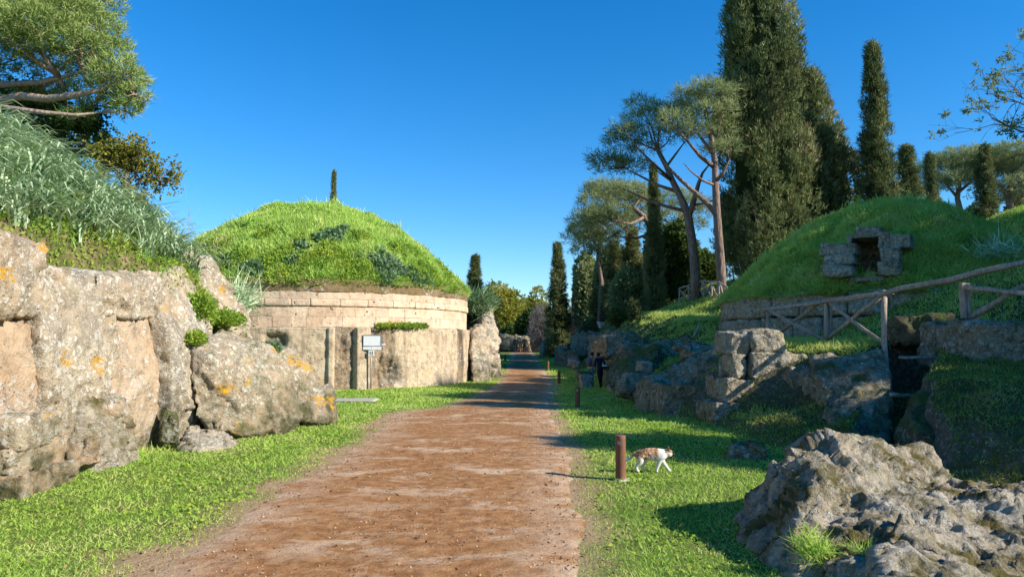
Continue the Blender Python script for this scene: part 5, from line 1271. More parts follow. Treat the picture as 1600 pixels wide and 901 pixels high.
rs = np.random.RandomState(25)
for par_, R_, zf_, nt, mt in ((tum, 6.4, dome1_z, 70, 'dome_grass'), (tum2, 5.6, dome2, 110, 'shade_grass')):
    A_, O_, TI = [], [], []
    for _ in range(nt):
        a = math.atan2(-par_.location.y, -par_.location.x) + rs.uniform(-1.7, 1.7); r_ = R_ * math.sqrt(rs.uniform(0, 1)); m_ = rs.randint(8, 26)
        x_ = r_ * math.cos(a) + rs.normal(size=m_) * .09; y_ = r_ * math.sin(a) + rs.normal(size=m_) * .09
        A_.append(np.stack([x_, y_, zf_(x_, y_)], 1)); O_.append(unit(rs.normal(size=(m_, 3)) * .4 + np.array([0, 0, 1]))); TI.append(np.full(m_, np.clip(rs.normal(.45, .3), 0, 1)))
    V, Fq, T_ = crown_from(np.concatenate(A_), np.concatenate(O_), 3, .27, .03, rs, None, 'c', .4, .3, 'tri', np.concatenate(TI))
    o = link('grass_tufts', mesh_np('grass_tufts', V, Fq, MAT[mt], {'tint': T_}), par_); o['kind'] = 'stuff'
rs = np.random.RandomState(15); sp = []
for _ in range(70):
    a = ca2 + rs.uniform(-1.4, 1.4); r_ = 5.7 * math.sqrt(rs.uniform(.15, 1)); sp.append((r_ * math.cos(a), r_ * math.sin(a), rs.uniform(.15, .45), rs.uniform(.08, .22)))
for sd_ in (-1.15, -.95, -1.3, 1.2, 1.0, 1.4, .9, -.85): sp.append(((door_r - .35) * dcs - sd_ * dsn, (door_r - .35) * dsn + sd_ * dcs, .28, .34))
o = weeds(tum2, sp, 'shade_grass', 24, 'weeds', dome2, .16, .03, 110)
# broad-leaved weeds in the lawn and fallen leaves
rng = np.random.RandomState(33); n = 60000
yy = 3.8 * (28 / 3.8) ** rng.uniform(0, 1, n); xx = rng.uniform(-6.5, 5.2, n); op = on_path(xx, yy); pt_ = fbm(xy0(xx * .9 + 40, yy * .9), 4)
k = (op < -.12) & (bank_mask(xx, yy) < .3) & (rng.uniform(0, 1, n) < sstep(-.05, .3, pt_) * .8 + .06) & ((xx > -5.4) | (yy > 15.4)) & (np.hypot(xx - TC[0], yy - TC[1]) > TR + .2)
xx, yy = xx[k], yy[k]; n = len(xx); sc_ = (1 + .04 * yy)
V, Fq = diamonds(np.stack([xx, yy, ground_z(xx, yy) + rng.uniform(.0, .035, n)], 1), unit(rng.normal(size=(n, 3)) * np.array([1, 1, .35]) + np.array([0, 0, .3])), rng.uniform(.02, .045, n) * sc_, rng.uniform(.014, .028, n) * sc_, rng)
tag(link('clover', mesh_np('clover', V, Fq, MAT['weed'], {'tint': np.repeat(np.clip(rng.normal(.5, .2, n), 0, 1), 4)})), 'low broad-leaved weeds spread in patches through the lawn', 'weeds', kind='stuff')
n = 1500; yy = 4 * (26 / 4) ** rng.uniform(0, 1, n); xx = rng.uniform(-6, 5, n)
V, Fq = diamonds(np.stack([xx, yy, ground_z(xx, yy) + .03], 1), unit(rng.normal(size=(n, 3)) * np.array([1, 1, .25])), rng.uniform(.02, .06, n), rng.uniform(.008, .025, n), rng)
tag(link('fallen_leaves', mesh_np('fallen_leaves', V, Fq, leaf_mat('dry_leaf', [(.1, (.10, .055, .03)), (.5, (.25, .15, .07)), (.9, (.45, .33, .18))], .1, var=.1), {'tint': np.repeat(rng.uniform(0, 1, n), 4)})), 'dry brown leaves and needles fallen on the lawn and path', 'leaves', kind='stuff')

# strap-leaved asphodel over the near mound
rng = np.random.RandomState(61)
def mound_hit(n, lo, hi):
    a = rng.uniform(R(-72), R(72), n); q = np.sqrt(rng.uniform(lo * lo, hi * hi, n)); e = mound_edge(a)
    x, y = NM_C[0] + np.cos(a) * q * e, NM_C[1] + np.sin(a) * q * e
    return x, y, mound_z(x, y) - 1.1 * sstep(.93, 1.0, q) ** 2, q, a
nc = 1050
x, y, z, q, a = mound_hit(nc, .35, .955)
thin = fbm(xy0(x * .8, y * .8), 3); k = (thin > -.12 - .3 * (1 - q)) | (rng.uniform(0, 1, nc) < .2)
x, y, z, a = x[k], y[k], z[k], a[k]
per = 26; n = len(x) * per
bx_, by_, bz_ = (np.repeat(v, per) + rng.normal(size=n) * .06 for v in (x, y, z))
ln = np.repeat(rng.uniform(.34, .68, len(x)), per) * rng.uniform(.7, 1.15, n)
th = rng.uniform(0, 2 * np.pi, n); lean_ = rng.uniform(.15, 1.15, n)
hd = np.stack([np.cos(th), np.sin(th), np.zeros(n)], 1)
slope_out = np.stack([np.cos(np.repeat(a, per)), np.sin(np.repeat(a, per)), np.zeros(n)], 1)
hd = hd * 1.15 + slope_out * .2
side = unit(np.cross(hd, [0, 0, 1.])) * .0125 * rng.uniform(.7, 1.5, n)[:, None]
p0 = np.stack([bx_, by_, bz_ - .05], 1)
p1 = p0 + (hd * (lean_ * .30)[:, None] + np.array([0, 0, .48])) * ln[:, None]
p2 = p1 + (hd * (lean_ * .55)[:, None] + np.array([0, 0, 1.]) * (.34 - .25 * lean_)[:, None]) * ln[:, None]
p3 = p2 + (hd * (lean_ * .5)[:, None] + np.array([0, 0, 1.]) * (.10 - .5 * lean_)[:, None]) * ln[:, None] * .6
V = np.stack([p0 - side, p0 + side, p1 - side * 1.1, p1 + side * 1.1, p2 - side * .8, p2 + side * .8, p3], 1)
f = np.array([(0, 1, 3), (0, 3, 2), (2, 3, 5), (2, 5, 4), (4, 5, 6)])
Fq = (f[None] + (np.arange(n) * 7)[:, None, None]).reshape(-1, 3)
t = np.clip(np.repeat(rng.uniform(.15, .7, len(x)), per) + rng.normal(size=n) * .24, 0, 1)
o = link('asphodel_leaves', mesh_np('asphodel_leaves', V.reshape(-1, 3), Fq, MAT['asphodel'], {'tint': np.repeat(t, 7)}))
tag(o, 'grey-green strap leaves covering the slope of the near mound', 'plants', kind='stuff')
# bright low weeds and grass under them, mostly along the brow of the rock
x, y, z, q, a = mound_hit(150000, .40, 1.0)
k = rng.uniform(0, 1, len(x)) < .2 + .8 * sstep(.72, .9, q)
k &= rng.uniform(0, 1, len(x)) < sstep(-.5, -.1, fbm(xy0(x * 1.2, y * 1.2), 3))
x, y, z = x[k], y[k], z[k]
V, Fq = diamonds(np.stack([x, y, z + rng.uniform(0, .14, len(x))], 1), unit(rng.normal(size=(len(x), 3)) + np.array([.35, 0, .6])), rng.uniform(.04, .10, len(x)), rng.uniform(.018, .04, len(x)), rng)
t = np.clip(.5 + .6 * fbm(np.stack([x, y, z], 1) * 1.4, 3) + rng.normal(size=len(x)) * .15, 0, 1)
o = link('mound_weeds', mesh_np('mound_weeds', V, Fq, MAT['weed'], {'tint': np.repeat(t, 4)}))
tag(o, 'bright low weeds between the strap leaves along the brow of the rock face', 'weeds', kind='stuff')
# green tufts growing in the clefts of the rock face
def tuft(label, c, r_, h, n, mat, seed, L=.12, W=.03, kind='quad', name='weed_tuft', down=0.0):
    rng = np.random.RandomState(seed)
    d = unit(rng.normal(size=(n, 3))); A_ = d * np.array([r_, r_, h]) * (rng.uniform(0, 1, n) ** .5)[:, None]; A_[:, 2] = np.abs(A_[:, 2]) - down * np.abs(rng.normal(size=n)) * h
    V, Fq, T_ = crown_from(A_, d, 3, L, W, rng, None, 'c', .8, .5, kind)
    o = link(name, mesh_np(name, V, Fq, MAT[mat], {'tint': T_})); o.location = c
    return tag(o, label, 'plant')
tuft('leafy green tuft in the cleft above the orange-spotted boulder, upper one', P(312, 480, 12.6), .26, .3, 1300, 'weed', 1, .07, .03, down=.4)
tuft('leafy green tuft in the cleft above the orange-spotted boulder, lower one', P(305, 535, 12.0), .16, .17, 700, 'weed', 2, .06, .03)
tuft('trailing green weeds on the ledge behind the orange-spotted boulder', P(345, 500, 13.2), .42, .2, 1300, 'weed', 3, .07, .03, down=.3)
tuft('clump of grey strap leaves at the end of the rock face against the tan blocks', P(368, 478, 15.0), .22, .34, 140, 'asphodel', 4, .5, .025, 'tri')
tuft('small green plant between the orange-spotted boulder and the tip boulder', P(424, 545, 14.2), .18, .12, 500, 'dark_weed', 5, .07, .035)
tuft('small grass tuft on the near face of the right foreground boulder', P(1272, 862, 5.15), .10, .09, 130, 'lawn', 7, .13, .008, 'tri')
tuft('second grass tuft on the boulder, beside the first and a little to the right', P(1345, 872, 5.1), .08, .06, 60, 'lawn', 8, .10, .007, 'tri')
tuft('agave-like spiky plant on the crest of the small tomb mound at the right', P(1560, 395, 21), .5, .3, 70, 'asphodel', 9, .5, .03, 'tri')
tuft('green spiky clump on top of the outcrop past the carved tomb', P(745, 470, 35), .9, .5, 420, 'dark_weed', 10, .5, .05, 'tri', down=.5)
for k, (px, py, D, h, sd) in enumerate([(312, 380, 14.2, .55, 1), (322, 372, 14.4, .5, 2), (306, 388, 14.0, .4, 3)]):
    pb = P(px, py, D); pb.z = float(mound_z(np.array([pb.x]), np.array([pb.y]))[0]) - .5
    e = bare_tree(pb, 60 + sd, [((0, 0, 0), (.1, 0, 1), h + .55, .008)], ['dry branching weed stalk on the skyline at the foot of the near slope, middle one', 'dry branching weed stalk nearest the great grassy dome', 'dry branching weed stalk nearest the strap leaves'][k], 'pale_bark', None, 2, 'dry_weed', 'plant')

# loose grit and small stones on the path
rng = np.random.RandomState(88)
n = 9000; yy = 4.2 * (24 / 4.2) ** rng.uniform(0, 1, n); xx = rng.uniform(-3.3, 1.3, n); k = on_path(xx, yy) > -.15; xx, yy = xx[k], yy[k]; n = len(xx)
oc = np.array([(1, 0, 0), (-1, 0, 0), (0, 1, 0), (0, -1, 0), (0, 0, 1), (0, 0, -1.)]); of = np.array([(0, 2, 4), (2, 1, 4), (1, 3, 4), (3, 0, 4), (2, 0, 5), (1, 2, 5), (3, 1, 5), (0, 3, 5)])
sz = (.0035 + .007 * rng.uniform(0, 1, n) ** 3) * (1 + .05 * yy)
V = oc[None] * sz[:, None, None] * rng.uniform(.6, 1.3, (n, 6, 1)) * np.array([1, 1, .7]) + np.stack([xx, yy, ground_z(xx, yy) + .022], 1)[:, None]
me = mesh_np('gravel', V.reshape(-1, 3), (of[None] + (np.arange(n) * 6)[:, None, None]).reshape(-1, 3), leaf_mat('grit', [(.1, (.12, .06, .035)), (.5, (.27, .15, .09)), (.9, (.5, .38, .28))], 0.0, var=.1), {'tint': np.repeat(rng.uniform(0, 1, n), 6)})
tag(link('gravel', me), 'loose grit and little stones scattered over the reddish path', 'gravel', kind='stuff')

# ------------------------------------------------------------------ rustic fences of chestnut poles
def pole(tb_parent, name, a, b, r_, seed):
    rng = random.Random(seed); n = 7; a, b = Vector(a), Vector(b); org = Vector(tb_parent.location)
    L_ = (b - a).length
    pts = [a.lerp(b, k / (n - 1)) + Vector([rng.gauss(0, .006 * L_) if 0 < k < n - 1 else 0 for _ in 'xyz']) - org for k in range(n)]
    t = Tubes(); t.add([tuple(p) for p in pts], [r_ * rng.uniform(.85, 1.12) * (1.08 - .16 * k / n) for k in range(n)], 9, .05, seed)
    return link(name, t.mesh(name, MAT['wood']), tb_parent)
FN = empty('pole_fence', P(1290, 530, 15.6), 'rustic fence of crossed chestnut poles in front of the small tomb', 'fence')
A0, A1 = P(1200, 520, 16.6), P(1200, 478, 16.6)
B0, B1 = P(1291, 530, 15.7), P(1291, 466, 15.7)
C0, C1 = P(1384, 700, 13.6), P(1381, 454, 14.3)
E0, E1 = P(1507, 505, 13.1), P(1503, 442, 13.1)
pole(FN, 'post', A0, A1, .045, 1); pole(FN, 'post', B0, B1, .055, 2); pole(FN, 'post', B0 + Vector((.09, .05, 0)), B1 + Vector((.09, .05, -.1)), .05, 3)
pole(FN, 'post', C0, C1, .055, 4); pole(FN, 'post', E0, E1, .055, 5); pole(FN, 'post', E0 + Vector((.11, .03, 0)), E1 + Vector((.10, .03, 0)), .05, 6)
pole(FN, 'rail', P(1192, 484, 16.5), P(1300, 470, 15.6), .045, 7); pole(FN, 'rail', P(1285, 471, 15.55), P(1395, 457, 14.2), .047, 8); pole(FN, 'rail', P(1375, 460, 14.15), P(1620, 405, 11.9), .052, 9)
pole(FN, 'brace', P(1202, 484, 16.4), P(1288, 532, 15.6), .038, 10); pole(FN, 'brace', P(1284, 470, 15.8), P(1222, 516, 16.9), .042, 11)
pole(FN, 'brace', P(1296, 472, 15.6), P(1384, 540, 14.3), .04, 12); pole(FN, 'brace', P(1376, 463, 14.4), P(1290, 532, 15.75), .042, 13)
pole(FN, 'rail', P(1508, 448, 13.0), P(1640, 464, 11.6), .045, 14); pole(FN, 'brace', P(1512, 498, 13.1), P(1630, 430, 12.1), .047, 15)
fl = empty('fallen_pole', P(1445, 560, 13.3), 'broken pole lying across the dark tomb opening under the fence', 'pole'); pole(fl, 'pole', P(1405, 558, 13.2), P(1478, 560, 13.6), .025, 16)
fl = empty('fallen_pole', P(1410, 618, 11.8), 'pale pole jammed low across the tomb passage', 'pole'); pole(fl, 'pole', P(1392, 616, 11.6), P(1440, 620, 12.0), .03, 17)
fl = empty('fallen_pole', P(1090, 220, 20), 'thin dead stick leaning on the grassy bank beyond the stones', 'stick'); fl.location = P(1088, 520, 23); pole(fl, 'pole', P(1083, 526, 22.8), P(1093, 507, 23.2), .03, 18)
FB = empty('pole_fence', (10.5, 40.0, 3.6), 'small grey pole fence on the crest at the foot of the tall pines', 'fence')
fpts = [P(px, py, D) for px, py, D in [(1062, 466, 44), (1076, 463, 43), (1088, 462, 42.5), (1100, 462, 41), (1112, 464, 38), (1124, 468, 35), (1136, 472, 32)]]
for k, p in enumerate(fpts):
    p.z = gz(p.x, p.y) + .95
    pole(FB, 'post', (p.x, p.y, p.z - 1.1), (p.x, p.y, p.z + .05), .05, 30 + k)
for k in range(len(fpts) - 1):
    a, b = fpts[k], fpts[k + 1]
    pole(FB, 'rail', a, b, .045, 40 + k); pole(FB, 'brace', a - Vector((0, 0, .05)), b - Vector((0, 0, .85)), .035, 50 + k); pole(FB, 'brace', a - Vector((0, 0, .85)), b - Vector((0, 0, .05)), .035, 60 + k)

# ------------------------------------------------------------------ bollard lights
def lathe(name, prof, n, mat, smooth_ang=True):
    bm = bmesh.new(); rings = []
    for r_, z in prof:
        rings.append([bm.verts.new((r_ * math.cos(2 * math.pi * k / n), r_ * math.sin(2 * math.pi * k / n), z)) for k in range(n)])
    for a, b in zip(rings[:-1], rings[1:]):
        for k in range(n): bm.faces.new((a[k], a[(k + 1) % n], b[(k + 1) % n], b[k]))
    bm.faces.new(rings[-1]); bm.faces.new(rings[0][::-1])
    for f in bm.faces: f.smooth = len(f.verts) == 4
    me = bm_mesh(name, bm, mat)
    me.set_sharp_from_angle(angle=R(35)) if hasattr(me, 'set_sharp_from_angle') else None
    return me
nb_ = P(970, 745, 8.8)
bol = empty('bollard_light', (nb_.x, nb_.y, gz(nb_.x, nb_.y)), 'rust-brown bollard light nearest the camera, beside the walking cat', 'bollard', 'bollard lights along the path')
link('post', lathe('post', [(.060, -.12), (.060, .005), (.061, .40), (.0615, .404), (.058, .408)], 28, MAT['bollard']), bol)
link('lens', lathe('lens', [(.0515, .404), (.0515, .458)], 20, MAT['lamp_glass']), bol)
bm = bmesh.new()
for a0 in list(range(266, 580, 6)) + [244]:      # ring between post and cap, open at two narrow slots
    a = R(a0); add_box(bm, (math.cos(a) * .0545, math.sin(a) * .0545, .431), (.012, .0066, .054), Matrix.Rotation(a, 3, 'Z'))
link('lamp_guard', bm_mesh('lamp_guard', bm, MAT['bollard']), bol)
link('cap', lathe('cap', [(.060, .452), (.0615, .456), (.0615, .507), (.059, .512), (.050, .514)], 28, MAT['bollard']), bol)
bm = bmesh.new(); add_box(bm, (.02, -.02, -.01), (.17, .15, .05), Matrix.Rotation(.3, 3, 'Z')); bmesh.ops.bevel(bm, geom=bm.edges[:], offset=.012, segments=1, affect='EDGES')
link('concrete_foot', bm_mesh('concrete_foot', bm, MAT['concrete']), bol)
for px, yb, lab in [(901.5, 636, 'bollard light second along the right edge of the path'), (873, 597, 'bollard light third along the right edge, level with the couple'), (856, 579, 'bollard light farthest along the shaded right edge of the path'), (789.5, 567, 'bollard light on the left edge of the path past the outcrop'),
                    (813, 551, 'small far bollard between the two walkers in the distance'), (844, 546, 'far bollard right of the two distant walkers'), (887, 548, 'bollard standing sunlit on the grey outcrop')]:
    D = 1.6 * F_PX / (yb - HORIZON) if yb > 560 else {813: 80, 844: 72, 887: 49}[int(px)]
    x = (px - CX) / F_PX * D
    r_ = bol.copy(); COL.objects.link(r_); r_['label'] = lab
    r_.location = (x, D, P(px, yb, D).z if int(px) == 887 else gz(x, D)); r_.rotation_euler = (0, 0, px * .3)
    for ch in list(bol.children):
        c = ch.copy(); COL.objects.link(c); c.parent = r_

# ------------------------------------------------------------------ information sign before the carved tomb
sp_ = P(579.5, 608, 24.75)
sg = empty('information_sign', (sp_.x, sp_.y, 0), 'white information board on a grey post before the carved tomb', 'sign', None, .08)
t = Tubes(); t.add([(0, 0, -.1), (0, 0, .7), (0, 0, 1.42)], [.024, .024, .024], 10); link('post', t.mesh('post', MAT['frame_metal']), sg)
def boxm(name, c, s, mat, bev=.004, rot=None):
    bm = bmesh.new(); add_box(bm, c, s, rot)
    if bev: bmesh.ops.bevel(bm, geom=bm.edges[:], offset=bev, segments=1, affect='EDGES')
    return bm_mesh(name, bm, mat)
for s_ in (-.2, .2): link('bracket', boxm('bracket', (s_, .02, 1.55), (.03, .02, .5), MAT['frame_metal']), sg)
link('bracket', boxm('bracket', (0, .012, 1.33), (.45, .02, .03), MAT['frame_metal']), sg)
fr = link('board', boxm('board', (.03, -.012, 1.625), (.575, .02, .345), MAT['white']), sg)
for c, s in (((.03, -.02, 1.805), (.61, .034, .018)), ((.03, -.02, 1.446), (.61, .034, .016)), ((-.266, -.02, 1.625), (.018, .034, .344)), ((.326, -.02, 1.625), (.018, .034, .344))):
    link('frame', boxm('frame', c, s, MAT['frame_metal'], .003), sg)
link('lower_board', boxm('lower_board', (.025, -.012, 1.375), (.60, .02, .105), MAT['white']), sg)
link('side_tab', boxm('side_tab', (.40, -.012, 1.50), (.12, .016, .05), MAT['white']), sg)
pl = link('pictogram_plate', boxm('pictogram_plate', (.0, -.03, 1.215), (.18, .012, .18), MAT['white']), sg)
bm = bmesh.new()
for xo in (-.035, .04):
    bmesh.ops.create_cone(bm, cap_ends=True, segments=12, radius1=.012, radius2=.012, depth=.003, matrix=Matrix.Translation((xo, -.0385, 1.268)) @ Matrix.Rotation(R(90), 4, 'X'))
    add_box(bm, (xo, -.0385, 1.228), (.030, .003, .048)); add_box(bm, (xo - .008, -.0385, 1.178), (.010, .003, .046)); add_box(bm, (xo + .008, -.0385, 1.178), (.010, .003, .046))
add_box(bm, (.0025, -.0385, 1.222), (.004, .003, .13))
link('pictogram', bm_mesh('pictogram', bm, MAT['ink']), pl)

# ------------------------------------------------------------------ people and the cat (skinned skeletons)
def skin_body(name, joints, edges, root, subdiv=2, mats=None, face_mat=None):
    names = list(joints); idx = {n: i for i, n in enumerate(names)}
    me = bpy.data.meshes.new('skel'); me.from_pydata([joints[n][0] for n in names], [(idx[a], idx[b]) for a, b in edges], [])
    o = bpy.data.objects.new('skel', me); COL.objects.link(o)
    md = o.modifiers.new('s', 'SKIN'); md.use_smooth_shade = True; md.branch_smoothing = .4
    for n, sv in zip(names, me.skin_vertices[0].data):
        r_ = joints[n][1]; sv.radius = (r_, r_) if not isinstance(r_, tuple) else r_
        sv.use_root = n == root
    ms = o.modifiers.new('d', 'SUBSURF'); ms.levels = subdiv; ms.render_levels = subdiv
    m2 = bpy.data.meshes.new_from_object(o.evaluated_get(bpy.context.evaluated_depsgraph_get()))
    bpy.data.objects.remove(o); m2.name = name
    m2.materials.clear()
    for m in mats: m2.materials.append(m)
    for p in m2.polygons:
        p.use_smooth = True
        if face_mat: p.material_index = face_mat(p.center)
    return m2
def person(loc, H, rz, label, top, legs, hair, pose, sleeves=True, shoe='shoe', group=None, hair_len=.0, head_turn=0.0):
    """standing or walking figure; H height; pose: dict of leg and arm offsets"""
    k = H / 1.75; j = {}
    st, ar, bend = pose.get('stride', 0), pose.get('arm', .05), pose.get('bend', 0)
    def J(n, x, y, z, r_): j[n] = ((x * k, y * k, z * k), r_ * k if not isinstance(r_, tuple) else (r_[0] * k, r_[1] * k))
    J('pelvis', 0, 0, .96, (.155, .11)); J('waist', 0, .0, 1.08, (.145, .10)); J('chest', 0, .02 + bend * .08, 1.30, (.165, .115)); J('shoulders', 0, .02 + bend * .12, 1.43, (.10, .085))
    J('neck', 0, .03 + bend * .16, 1.51, .052); J('head', 0, .05 + bend * .24, 1.60 - bend * .02, (.075, .085)); J('crown_', 0, .05 + bend * .27, 1.68 - bend * .03, (.066, .075))
    for s, n in ((-1, 'l'), (1, 'r')):
        f = st * s
        J('hip' + n, .09 * s, 0, .90, .098); J('knee' + n, .10 * s, .22 * f, .50, .066); J('ankle' + n, .105 * s, .30 * f - (.10 if f < 0 else 0), .10 + (.05 if f < 0 else 0), .047); J('toe' + n, .115 * s, .30 * f + .12 - (.1 if f < 0 else 0), .035, .036)
        hx, hy, hz = pose.get('hand' + n, (.25 * s, .06 - .22 * f, .84))
        J('sh' + n, .185 * s, .02 + bend * .11, 1.41, .068); ex, ey, ez = (.23 * s + hx) / 2 + .02 * s, (hy + .0) / 2 - .05, (1.41 + hz) / 2
        J('elb' + n, ex, ey, ez, .05); J('wri' + n, hx, hy, hz, .034); J('hand' + n, hx * .98, hy + .03, hz - .08, (.036, .024))
    E = [('pelvis', 'waist'), ('waist', 'chest'), ('chest', 'shoulders'), ('shoulders', 'neck'), ('neck', 'head'), ('head', 'crown_')]
    for n in 'lr': E += [('pelvis', 'hip' + n), ('hip' + n, 'knee' + n), ('knee' + n, 'ankle' + n), ('ankle' + n, 'toe' + n), ('shoulders', 'sh' + n), ('sh' + n, 'elb' + n), ('elb' + n, 'wri' + n), ('wri' + n, 'hand' + n)]
    hands = [Vector(j['hand' + n][0]) for n in 'lr'] + [Vector(j['wri' + n][0]) for n in 'lr']
    def fm(c):
        if min((c - h).length for h in hands) < .062 * k: return 0
        if c.z > 1.485 * k: return 0
        if c.z > .95 * k or (abs(c.x) > .2 * k and c.z > .6 * k): return 1
        return 2 if c.z > .085 * k else 3
    me = skin_body('body', j, E, 'pelvis', 2, [MAT['skin'], MAT[top], MAT[legs], MAT[shoe]], fm)
    e = empty('person', loc, label, 'person', group, rz)
    link('body', me, e)
    hd = Vector(j['head'][0]); cr_ = Vector(j['crown_'][0])
    bm = bmesh.new(); bmesh.ops.create_icosphere(bm, subdivisions=3, radius=1)
    for v in bm.verts:
        n_ = v.co.copy()
        v.co = Vector((n_.x * .092, n_.y * .108, n_.z * .118)) * k
        if n_.y > .25 and n_.z < .45: v.co *= .55
        if n_.z < -.3: v.co.z -= hair_len * k * (1 if n_.y < .2 else 0)
        v.co += (hd * .55 + cr_ * .45) + Vector((0, -.012, .012)) * k
    link('hair', bm_mesh('hair', bm, MAT[hair], True), e)
    # face: nose, eyes, mouth, ears
    bm = bmesh.new(); f0 = hd + Vector((0, .082 * k, 0))
    bmesh.ops.create_cone(bm, cap_ends=True, segments=6, radius1=.014 * k, radius2=.004 * k, depth=.04 * k, matrix=Matrix.Translation(f0 + Vector((0, .006 * k, 0))))
    for s in (-1, 1): bmesh.ops.create_icosphere(bm, subdivisions=1, radius=.022 * k, matrix=Matrix.Translation(hd + Vector((s * .078 * k, -.005 * k, .0))))
    link('nose_and_ears', bm_mesh('nose_and_ears', bm, MAT['skin'], True), e)
    for s in (-1, 1): link('eye', boxm('eye', f0 + Vector((s * .03 * k, -.006 * k, .022 * k)), (.018 * k, .012 * k, .008 * k), MAT['ink'], 0), e)
    for n in 'lr':          # four fingers and a thumb on each hand
        bm = None; t = Tubes(); h = Vector(j['hand' + n][0]); s = -1 if n == 'l' else 1
        for q, (off, ln_) in enumerate([(-.024, .062), (-.008, .072), (.008, .068), (.024, .054)]):
            b_ = h + Vector((0, off, -.02)) * k
            t.add([tuple(b_), tuple(b_ + Vector((-.004 * s, 0, -ln_ * .6)) * k), tuple(b_ + Vector((-.018 * s, .004, -ln_)) * k)], [.009 * k, .008 * k, .006 * k], 6)
        t.add([tuple(h + Vector((0, .02, .015)) * k), tuple(h + Vector((-.01 * s, .045, -.012)) * k), tuple(h + Vector((-.016 * s, .05, -.04)) * k)], [.011 * k, .009 * k, .007 * k], 6)
        link('fingers', t.mesh('fingers', MAT['skin']), e)
    return e, k
# couple reading beside the bank
x1_, D1_ = (922 - CX) / F_PX * 29.6, 29.6
pA, k = person((x1_, D1_, gz(x1_, D1_)), 1.43, R(-35), 'person in peach top and teal trousers, head bowed, with a grey backpack', 'peach', 'teal', 'hair', {'bend': .55, 'handl': (-.10, .30, 1.05), 'handr': (.12, .30, 1.05)})
bm = bmesh.new(); add_box(bm, (0, 0, 0), (.30 * k, .17 * k, .42 * k)); bmesh.ops.bevel(bm, geom=bm.edges[:], offset=.06 * k, segments=2, affect='EDGES')
bp_ = empty('backpack', pA.location, 'grey backpack worn by the person in the peach top', 'backpack', None, R(-35))
o = link('bag', bm_mesh('bag', bm, MAT['grey_cloth'], True), bp_); o.location = (0, -.155 * k, 1.26 * k)
o = link('front_pocket', boxm('front_pocket', (0, -.25 * k, 1.16 * k), (.22 * k, .06 * k, .18 * k), MAT['grey_cloth'], .02), bp_)
for s in (-1, 1):
    t = Tubes(); t.add([(.10 * s * k, -.08 * k, 1.44 * k), (.12 * s * k, .06 * k, 1.50 * k), (.13 * s * k, .17 * k, 1.36 * k), (.13 * s * k, .10 * k, 1.12 * k), (.12 * s * k, -.09 * k, 1.08 * k)], [.018] * 5, 6); link('strap', t.mesh('strap', MAT['grey_cloth']), bp_)
x2_, D2_ = (937 - CX) / F_PX * 28.4, 28.4
pB, k = person((x2_, D2_, gz(x2_, D2_)), 1.40, R(25), 'person in dark jacket and black trousers standing close beside the backpack wearer', 'navy', 'black', 'hair', {'bend': .5, 'stride': .35, 'handl': (-.16, .26, 1.02), 'handr': (.26, .05, .90)}, shoe='pale_shoe', hair_len=.04)
bb = empty('waist_bag', pB.location, 'small dark waist bag with a pale top worn by the person in the dark jacket', 'bag', None, R(25))
o = link('bag', boxm('bag', (.15 * k, -.13 * k, 1.02 * k), (.26 * k, .12 * k, .15 * k), MAT['navy'], .02), bb); link('flap', boxm('flap', (.15 * k, -.135 * k, 1.10 * k), (.22 * k, .13 * k, .07 * k), MAT['white'], .01), bb)
# two walkers far away
for px, lab, sd, leg in [(806, 'person in black walking on the far path, the left one of two', .5, 'black'), (820, 'person in black walking on the far path, the right one of two', -.5, 'navy')]:
    D = 78.0; x = (px - CX) / F_PX * D
    person((x, D, gz(x, D) + .02), 1.75, R(180 if sd > 0 else 175), lab, 'black', leg, 'hair', {'stride': sd})

# the cat
cj = {'pelvis': ((-.15, 0, .225), (.052, .064)), 'loin': ((-.06, 0, .215), (.052, .066)), 'rib': ((.04, 0, .205), (.056, .074)), 'chest': ((.125, 0, .212), (.05, .066)), 'neck': ((.175, 0, .222), .043), 'head': ((.216, -.004, .230), (.042, .040)), 'muzzle': ((.252, -.01, .214), .022),
      'tail1': ((-.205, 0, .215), .020), 'tail2': ((-.245, .005, .16), .016), 'tail3': ((-.29, .01, .135), .0155), 'tail4': ((-.335, .01, .125), .015), 'tail5': ((-.368, .008, .14), .012)}
ce = [('pelvis', 'loin'), ('loin', 'rib'), ('rib', 'chest'), ('chest', 'neck'), ('neck', 'head'), ('head', 'muzzle'), ('pelvis', 'tail1'), ('tail1', 'tail2'), ('tail2', 'tail3'), ('tail3', 'tail4'), ('tail4', 'tail5')]
for n, s, kx, hx, px_, lift in (('a', -1, -.12, -.185, -.165, 0), ('b', 1, -.065, -.115, -.075, .008)):
    cj.update({'hip' + n: ((-.15, .036 * s, .185), .05), 'knee' + n: ((kx, .044 * s, .125), .032), 'hock' + n: ((hx, .042 * s, .068), .0175), 'paw' + n: ((px_ - .008, .042 * s, .016 + lift), .0165), 'toe' + n: ((px_ + .022, .042 * s, .012 + lift), .0145)})
    ce += [('pelvis', 'hip' + n), ('hip' + n, 'knee' + n), ('knee' + n, 'hock' + n), ('hock' + n, 'paw' + n), ('paw' + n, 'toe' + n)]
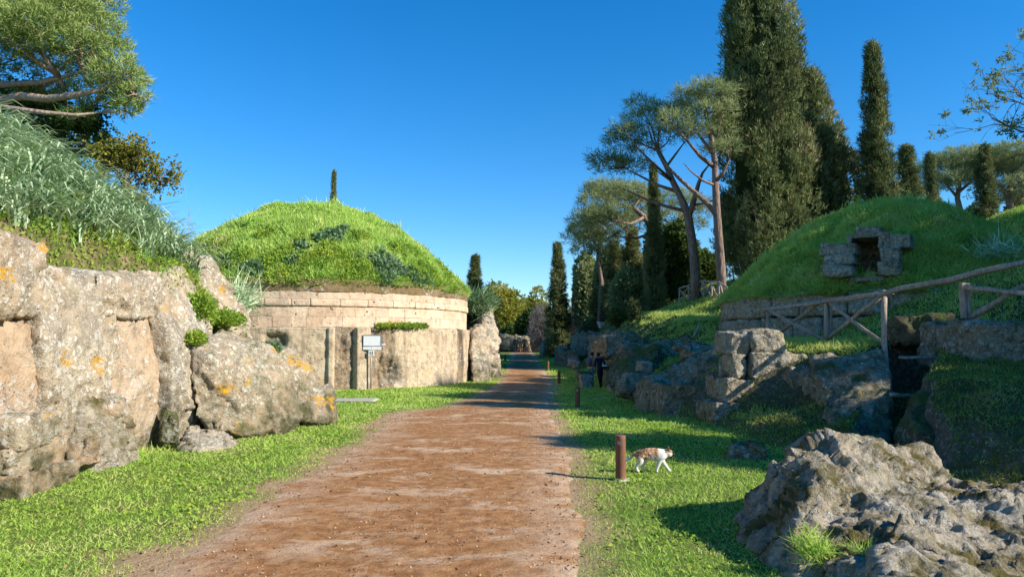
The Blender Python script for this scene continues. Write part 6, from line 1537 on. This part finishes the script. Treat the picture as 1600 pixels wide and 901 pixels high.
for n, s, ex, wx, px_ in (('a', -1, .085, .062, .052), ('b', 1, .135, .185, .212)):
    cj.update({'shl' + n: ((.118, .038 * s, .168), .038), 'elb' + n: ((ex, .042 * s, .118), .025), 'wri' + n: ((wx, .04 * s, .052), .0175), 'fpaw' + n: ((px_, .04 * s, .014), .0165), 'ftoe' + n: ((px_ + .026, .04 * s, .012), .014)})
    ce += [('chest', 'shl' + n), ('shl' + n, 'elb' + n), ('elb' + n, 'wri' + n), ('wri' + n, 'fpaw' + n), ('fpaw' + n, 'ftoe' + n)]
fat = {'pelvis': 1.32, 'loin': 1.42, 'rib': 1.42, 'chest': 1.35, 'neck': 1.3, 'head': 1.42, 'muzzle': 1.35}
for n_ in cj:
    f_ = fat.get(n_, 1.2); p_, r_ = cj[n_]; cj[n_] = (p_, tuple(v * f_ for v in r_) if isinstance(r_, tuple) else r_ * f_)
cp = P(1018, 735, 9.25)
cat = empty('cat', (cp.x, cp.y, gz(cp.x, cp.y) + .012), 'white cat with ginger tabby patches walking to the right past the near bollard', 'cat', None, R(-6))
cat.scale = (1.02, 1.02, 1.02)
link('body', skin_body('body', cj, ce, 'pelvis', 2, [MAT['cat']]), cat)
for s in (-1, 1):
    bm = bmesh.new(); bmesh.ops.create_cone(bm, cap_ends=True, segments=8, radius1=.02, radius2=.003, depth=.042, matrix=Matrix.Translation((.204, .03 * s - .004, .283)) @ Matrix.Rotation(-.25 * s, 4, 'X') @ Matrix.Diagonal((.55, 1, 1, 1)))
    link('ear', bm_mesh('ear', bm, MAT['cat'], True), cat)
    bm = bmesh.new(); bmesh.ops.create_icosphere(bm, subdivisions=2, radius=.0068, matrix=Matrix.Translation((.252, .021 * s - .007, .239))); link('eye', bm_mesh('eye', bm, MAT['ink'], True), cat)
bm = bmesh.new(); bmesh.ops.create_icosphere(bm, subdivisions=1, radius=.006, matrix=Matrix.Translation((.270, -.0105, .219))); link('nose', bm_mesh('nose', bm, plain('cat_nose', (.5, .25, .22)), True), cat)
